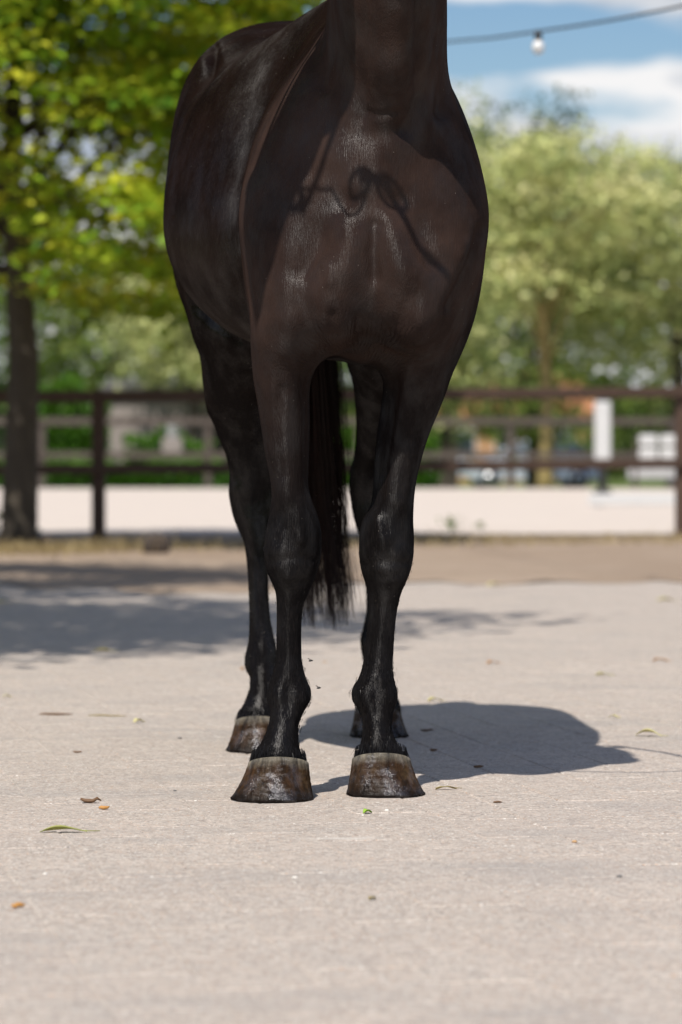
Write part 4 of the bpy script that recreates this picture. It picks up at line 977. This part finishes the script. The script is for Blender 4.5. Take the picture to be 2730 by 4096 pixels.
# tail
rng = np.random.default_rng(5); n = 2600; seg = 16
nc = 90; cth = rng.uniform(0, 2 * math.pi, nc); crr = np.sqrt(rng.uniform(0, 1, nc)); cln = .235 + np.abs(rng.normal(0, .06, nc)) + (rng.uniform(size=nc) < .22) * rng.uniform(.05, .5, nc)
ci = rng.integers(0, nc, n); th = cth[ci] + rng.normal(0, .35, n); rr = np.clip(crr[ci] + rng.normal(0, .10, n), 0, 1.1); f0 = rng.uniform(0, 1, n)
st = np.stack([-.085 + rr * np.cos(th) * .028, 8.13 + rr * np.sin(th) * .028, 1.50 - f0 * .36], 1)
end = np.stack([-.040 + crr[ci] * np.cos(cth[ci]) * .075 + rng.normal(0, .0045, n), 8.27 + crr[ci] * np.sin(cth[ci]) * .05 + rng.normal(0, .004, n), cln[ci] + np.abs(rng.normal(0, .035, n))], 1)
fly = rng.uniform(size=n) < .04; end[fly, 0] += rng.uniform(-.02, .075, fly.sum()); V = []
ph = cth[ci] * 3 + rng.normal(0, .3, n); amp = .002 + .007 * crr[ci]
sd_ = np.stack([np.cos(th * 3), np.sin(th * 3) * .6, np.zeros(n)], 1)
for k in range(seg + 1):
    t = k / seg; e = t ** .8; bul = math.sin(min(1, t * 1.25) * math.pi) * .018
    p = st * (1 - e) + end * e; p[:, 1] += math.sin(t * math.pi) * .05; p[:, 0] += rr * np.cos(th) * bul + amp * np.sin(ph + t * 4.2) * t - .012 * math.sin(t * math.pi)
    w = .0015 * (1 - .75 * t); V += [p - sd_ * w / 2, p + sd_ * w / 2]
V = np.stack(V, 1).reshape(-1, 3); b = np.arange(n)[:, None] * (2 * seg + 2)
Q = np.concatenate([b + np.array([[2 * k, 2 * k + 1, 2 * k + 3, 2 * k + 2]]) for k in range(seg)])
tl = npmesh('tail', V, Q, M_TAIL, horse, True, (-.085, 8.13, 1.5)); tl['label'] = 'long black tail with reddish wispy ends'
dk = MB().tube([(-.09, 8.06, 1.53), (-.088, 8.12, 1.50), (-.085, 8.15, 1.42), (-.08, 8.165, 1.30), (-.075, 8.17, 1.15), (-.07, 8.18, 1.0)], [.042, .042, .036, .03, .022, .008], 12).build('tail_dock', M_TAIL, horse, True)
# bridle on the head above the picture; its rings and rein throw the shadow on the chest
M_LEATHER = simple('black_bridle_leather', (.012, .010, .009), .4, .3, 40, .0005); M_STEEL = NT('bit_steel').set(Base_Color=(.6, .6, .6), Roughness=.25, Metallic=1.).m
h0, h1 = Vector((-.07, 6.20, 2.26)), Vector((-.465, 5.87, 2.14)); ad = (h1 - h0).normalized(); hu = (Vector((0, 0, 1)) - ad * ad.z).normalized(); hs_ = ad.cross(hu)
def hring(t, rs, ru, du=0.): 
    c = h0 + ad * t + hu * du; return [c + hs_ * rs * math.cos(a) + hu * ru * math.sin(a) for a in np.linspace(0, 2 * math.pi, 29)]
br = MB(); br.tube(hring(.43, .080, .098), .007, 6); br.tube(hring(.14, .104, .150, -.03), .007, 6)
for s_ in (-1, 1): br.tube([h0 + ad * .10 + hs_ * s_ * .105 + hu * .04, h0 + ad * .28 + hs_ * s_ * .095 - hu * .01, h0 + ad * .44 + hs_ * s_ * .082 - hu * .04], .006, 6)
chin = Vector((-.150, 5.955, 2.005))
br.tube([h0 + ad * .42 - hu * .09, Vector((-.235, 5.97, 2.0)), Vector((-.20, 5.96, 1.93)), Vector((-.185, 5.955, 1.935)), chin], .003, 6)
br.tube([chin + Vector((.028, -.01, -.002)), Vector((-.085, 5.925, 1.955)), Vector((-.02, 5.92, 1.925)), Vector((.06, 5.92, 1.90)), Vector((.15, 5.93, 1.875)), Vector((.235, 5.97, 1.865)), Vector((.285, 6.08, 1.87)), Vector((.27, 6.24, 1.90)), Vector((.20, 6.36, 1.95)), Vector((.10, 6.49, 2.0)), Vector((.0, 6.50, 2.0)), Vector((-.09, 6.40, 1.96))],
        [.0075, .008, .0065, .005, .0042, .005, .006, .007, .007, .007, .007, .007], 6)
bo = br.build('bridle', M_LEATHER, horse, True)
for dx, dz in ((-.028, 0), (.030, -.012)):
    MB().tube([chin + Vector((dx + .024 * math.cos(a), -.002, dz + .024 * math.sin(a))) for a in np.linspace(0, 2 * math.pi, 21)], .0042, 6).build('bit_ring', M_STEEL, bo, True)
MB().tube([chin + Vector((-.028, 0, .002)), chin + Vector((.03, 0, -.01))], .007, 6).build('bit_coupling', M_STEEL, bo, True)

# ------------------------------------------------------------------ dry grass, weeds, litter
M_STRAW = leaf_material('dry_grass_blade', (.18, .135, .06), (.34, .26, .125), (.48, .38, .20), .25); M_WEED = leaf_material('weed_leaf', (.05, .09, .02), (.12, .18, .04), (.22, .26, .07), .3)
rng = np.random.default_rng(31)
def tufts(name, n, fx, fy, hmin, hmax, mat, label, z0=-.016):
    x = fx(n); y = fy(x, n); r = np.stack([x, y, np.full(n, z0)], 1); d = rng.normal(0, .28, (n, 3)); d[:, 2] = 1
    ln = rng.uniform(hmin, hmax, n) * np.clip(.45 + .9 * (.5 + .5 * np.sin(x * 2.3) * np.sin(x * .9 + 1.)), .3, 1.3)
    V, Q = ribbons(r, d / np.linalg.norm(d, axis=1)[:, None], ln, .010, rng, np.stack([rng.normal(0, .3, n), rng.normal(0, .3, n), np.full(n, -.25)], 1))
    o = npmesh(name, V, Q, mat, None, False, attrs={'tone': np.repeat(rng.uniform(0, 1, n), 8)}); return tag(o, label, 'grass', kind='stuff')
tufts('dry_grass', 4200, lambda n: rng.uniform(-3.6, 4.2, n), lambda x, n: 24.4 + .36 * x + rng.normal(-.15, .55, n) - (x < -.4) * .3, .02, .10, M_STRAW, 'dry yellow grass along the foot of the dark fence')
tufts('dry_grass', 2600, lambda n: rng.normal(-2.35, .45, n), lambda x, n: 22.6 + rng.normal(0, .5, n), .05, .22, M_STRAW, 'taller straw coloured grass around the tree trunk')
def weed(px, py, h, label, seed, mat=None):
    r_ = np.random.default_rng(seed); b = gnd(px, py, -.014); n = 60; c = np.array(b) + np.stack([r_.normal(0, h * .3, n), r_.normal(0, h * .3, n), r_.uniform(.02, h, n)], 1)
    root = empty('weed', b); V, Q, A = leaves(c, h * .28, r_, .4); npmesh('foliage', V, Q, mat or M_WEED, root, False, b, {'tone': A})
    MB().tube([b, b + Vector((.01, 0, h * .6)), b + Vector((.0, .01, h))], [.006, .005, .002], 5).build('stem', M_WEED2, root); return tag(root, label, 'weed', 'weeds at the arena edge')
M_WEED2 = simple('weed_stem', (.12, .14, .05), .8)
weed(1805, 2128, .13, 'small green weed at the arena edge right of the horse', 3); weed(60, 2165, .26, 'green weed growing at the foot of the tree trunk', 4); weed(1920, 2120, .07, 'tiny weed right of the larger weed at the arena edge', 6)
M_CLOD = simple('dark_earth_clod', (.06, .045, .035), .95, .4, 20, .01)
def lump(name, p, r, mat, label, cat, seed, sq=.6, grp=None):
    r_ = np.random.default_rng(seed); mb = MB(); prof = 9; n = 12; V = []; Fc = []
    for i in range(prof):
        a = math.pi * i / (prof - 1)
        for k in range(n):
            t = 2 * math.pi * k / n; w = 1 + .28 * math.sin(3 * t + seed) * math.sin(a) + r_.normal(0, .09)
            V.append((p[0] + r[0] * math.sin(a) * math.cos(t) * w, p[1] + r[1] * math.sin(a) * math.sin(t) * w, p[2] + max(-.1 * r[2], r[2] * (math.cos(a) * w * .8 + .5))))
    for i in range(prof - 1):
        for k in range(n): Fc.append((i * n + k, (i + 1) * n + k, (i + 1) * n + (k + 1) % n, i * n + (k + 1) % n))
    return tag(mb.add(V, Fc).build(name, mat, None, True, Vector(p)), label, cat, grp)
lump('earth_clod', gnd(628, 2212, -.014), (.085, .07, .10), M_CLOD, 'dark earth clod on the verge left of the horse', 'clod', 3)
lump('earth_clod', gnd(185, 2200, -.014), (.05, .05, .075), M_CLOD, 'small brown clod in the dry grass near the tree trunk', 'clod', 4)

def leafmat(name, a, b): 
    s = NT(name); c = s.coord(); s.set(Base_Color=s.mix(s.noise(c, 60, 4), a, b), Roughness=.6); s.l(s.bump(s.noise(s.coord((30, 200, 200)), 1, 3), .002, .5), s.b.inputs['Normal']); return s.m
LM = {'pale': leafmat('pale_yellow_leaf', (.48, .42, .16), (.62, .58, .30)), 'green': leafmat('olive_green_leaf', (.20, .24, .05), (.36, .34, .10)), 'fresh': leafmat('fresh_green_leaf', (.16, .34, .02), (.30, .45, .04)),
      'orange': leafmat('orange_dry_leaf', (.40, .17, .04), (.52, .28, .07)), 'brown': leafmat('brown_dry_leaf', (.09, .045, .02), (.17, .09, .04)), 'olive': leafmat('olive_dry_leaf', (.20, .16, .05), (.32, .25, .10))}
def fallen(px, py, L, Wd, rz, arch, mat, label, seed, stalk=True):
    r_ = np.random.default_rng(seed); b = gnd(px, py, 0.); root = empty('fallen_leaf', b); nu, nv = 10, 7; V = []; Fc = []
    R = Matrix.Rotation(rz, 3, 'Z')
    for i in range(nu):
        u = i / (nu - 1); w = Wd * math.sin(math.pi * min(1, u * .96 + .03)) ** .75 * (1.1 - .35 * u)
        for j in range(nv):
            v = j / (nv - 1) * 2 - 1; z = .0015 + arch * math.sin(math.pi * u) * (1 - .25 * v * v) + abs(v) * w * .35 * (1 - u * .6) + .0012 * math.sin(7 * u + 3 * v + seed)
            q = R @ Vector(((u - .5) * L, v * w * .5, 0)); V.append(b + Vector((q.x, q.y, max(.001, z))))
    for i in range(nu - 1):
        for j in range(nv - 1): a = i * nv + j; Fc.append((a, a + 1, a + nv + 1, a + nv))
    n0 = len(V); V += [p - Vector((0, 0, .0007)) for p in V]; Fc += [tuple(n0 + k for k in reversed(f)) for f in list(Fc)]
    MB().add(V, Fc).build('blade', LM[mat], root, True)
    if stalk:
        e = R @ Vector((L * .5, 0, 0)); e2 = R @ Vector((L * .78, L * .05, 0))
        MB().tube([b + e * .92 + Vector((0, 0, .003 + arch * .1)), b + e + Vector((0, 0, .0025)), b + e2 + Vector((0, 0, .0018))], [.0011, .001, .0007], 5).build('stalk', LM[mat], root, True)
    return tag(root, label, 'leaf', 'leaves fallen on the paving')
fallen(2594, 2945, .062, .030, -.15, .011, 'pale', 'large curled pale yellow leaf right of the horse shadow', 1)
fallen(255, 3330, .085, .022, .12, .006, 'green', 'long olive green leaf lying at lower left', 2)
fallen(1472, 3254, .020, .016, .6, .004, 'fresh', 'tiny bright green leaf in front of the right front hoof', 3, False)
fallen(1742, 2806, .042, .026, .2, .006, 'pale', 'pale yellow leaf just behind the horse shadow', 4)
fallen(1785, 3158, .045, .012, .3, .004, 'olive', 'dry olive leaf just right of the front hooves', 5)
fallen(2455, 2872, .026, .014, -.4, .005, 'pale', 'small yellow leaf above the large curled leaf', 6)
fallen(415, 2608, .072, .030, .1, .006, 'pale', 'yellow leaf at the edge of the tree shade', 7)
fallen(555, 2890, .030, .018, .7, .005, 'pale', 'small pale leaf left of the hind hoof', 8)
fallen(2415, 2702, .050, .020, .1, .004, 'pale', 'flat yellowish leaf on the paving at mid right', 9)
fallen(1972, 2655, .040, .022, .3, .005, 'orange', 'orange leaf on the paving right of the hind legs', 10)
fallen(2642, 2645, .050, .024, -.2, .005, 'orange', 'orange leaf near the right edge of the paving', 11)
fallen(28, 2790, .020, .016, .2, .006, 'pale', 'small yellow leaf at the left edge of the paving', 12)
fallen(2665, 2405, .085, .045, .1, .007, 'pale', 'far yellow leaf at right near the soil strip', 13)
fallen(1980, 2345, .085, .045, .4, .007, 'pale', 'far pale leaf right of the horse knee', 14)
fallen(975, 2680, .022, .018, .2, .004, 'orange', 'orange leaf scrap beside the hind fetlock', 15, False)
fallen(20, 2415, .09, .04, .2, .006, 'pale', 'yellow leaf lying in the tree shade at far left', 16)
fallen(1490, 3600, .016, .010, .9, .003, 'olive', 'scrap of olive leaf on the near paving', 17, False)
def twig(px, py, L, rz, label, seed, mat='brown', rad=.003):
    b = gnd(px, py, 0); r_ = np.random.default_rng(seed); d = Vector((math.cos(rz), math.sin(rz), 0)); e = Vector((-d.y, d.x, 0))
    root = empty('twig', b)
    MB().tube([b + d * L * t + e * r_.normal(0, L * .04) + Vector((0, 0, rad + abs(r_.normal(0, rad * .4)))) for t in np.linspace(-.5, .5, 6)], [rad * .6, rad, rad * 1.1, rad, rad * .8, rad * .3], 6).build('stick', LM[mat], root, True)
    MB().tube([b + d * L * .1 + Vector((0, 0, rad)), b + d * L * .22 + e * L * .14 + Vector((0, 0, rad * 1.6))], [rad * .7, rad * .3], 5).build('side_shoot', LM[mat], root, True)
    return tag(root, label, 'twig', 'twigs and bark scraps on the paving')
twig(225, 2862, .085, .15, 'dark brown twig lying on the paving at left', 1); twig(430, 2866, .10, -.1, 'thin brown twig right of the darker twig', 2, 'olive', .0018)
twig(365, 3212, .040, .1, 'dark bark scrap left of the front hooves', 3, 'brown', .004); twig(418, 3238, .020, .2, 'small brown bark scrap below the larger scrap', 4, 'orange', .0035)
twig(312, 3012, .022, -.4, 'short twig left of the left hind hoof', 5, 'brown', .002); twig(75, 3633, .022, .5, 'brown scrap at the lower left edge', 6, 'orange', .0035); twig(1992, 3213, .018, .1, 'dark scrap right of the front hooves', 7, 'brown', .002)
twig(1710, 2925, .035, .3, 'dark scrap inside the horse shadow', 8, 'brown', .0025); twig(1735, 3006, .016, .1, 'black scrap close behind the right front hoof in shadow', 9, 'brown', .003); twig(1915, 3072, .022, .2, 'dark scrap near the front edge of the horse shadow', 10, 'brown', .003)
M_STONE = {k: simple('gravel_' + k, c, .8, .2, 60, .001) for k, c in {'white': (.66, .63, .58), 'grey': (.16, .155, .15), 'tan': (.45, .28, .14)}.items()}
r_ = np.random.default_rng(9)
GX = [(720, 2955, 'grey', 'dark grit pebble left of the left hind hoof'), (700, 3165, 'grey', 'dark pebble left of the nearest front hoof'), (180, 3500, 'white', 'white pebble at lower left below the long green leaf'), (1180, 3515, 'white', 'white pebble in the open paving below the front hooves'),
      (1548, 3245, 'white', 'white crumb beside the tiny bright green leaf'), (2300, 3370, 'tan', 'tan pebble on the open paving at lower right'), (2480, 3510, 'grey', 'dark pebble at lower right below the tan pebble'), (1300, 2650, 'tan', 'tan pebble between front and hind legs'), (1452, 3264, 'white', 'white crumb touching the tiny bright green leaf')]
for k, (px, py, c, lb) in enumerate(GX):
    sz = r_.uniform(.002, .0034); lump('pebble', gnd(px, py, 0), (sz * 1.4, sz, sz), M_STONE[c], lb, 'pebble', k, grp='loose pebbles on the paving')
# two flies by the legs
M_FLY = simple('fly_body', (.012, .011, .01), .35, .2, 100, 0); M_WING = NT('fly_wing').set(Base_Color=(.05, .05, .05), Roughness=.2, Alpha=.55).m
for (px, py), lb in (((1244, 2643), 'small black fly in the air by the cannon of the front leg'), ((1276, 2752), 'small black fly in the air by the fetlock')):
    p = at(px, py, 6.62); root = empty('fly', p)
    MB().tube([p + Vector((-.0042, 0, -.0008)), p + Vector((-.002, 0, 0)), p + Vector((.001, 0, .0006)), p + Vector((.003, 0, .0004)), p + Vector((.0042, 0, 0))], [.0006, .0019, .0021, .0012, .001], 8).build('body', M_FLY, root, True)
    for s_ in (-1, 1): MB().add([p + Vector((.001, s_ * .001, .0018)), p + Vector((-.004, s_ * .005, .005)), p + Vector((-.007, s_ * .003, .0045)), p + Vector((-.003, s_ * .0008, .0022))], [(0, 1, 2, 3)]).build('wing', M_WING, root)
    tag(root, lb, 'fly', 'flies near the horse legs')
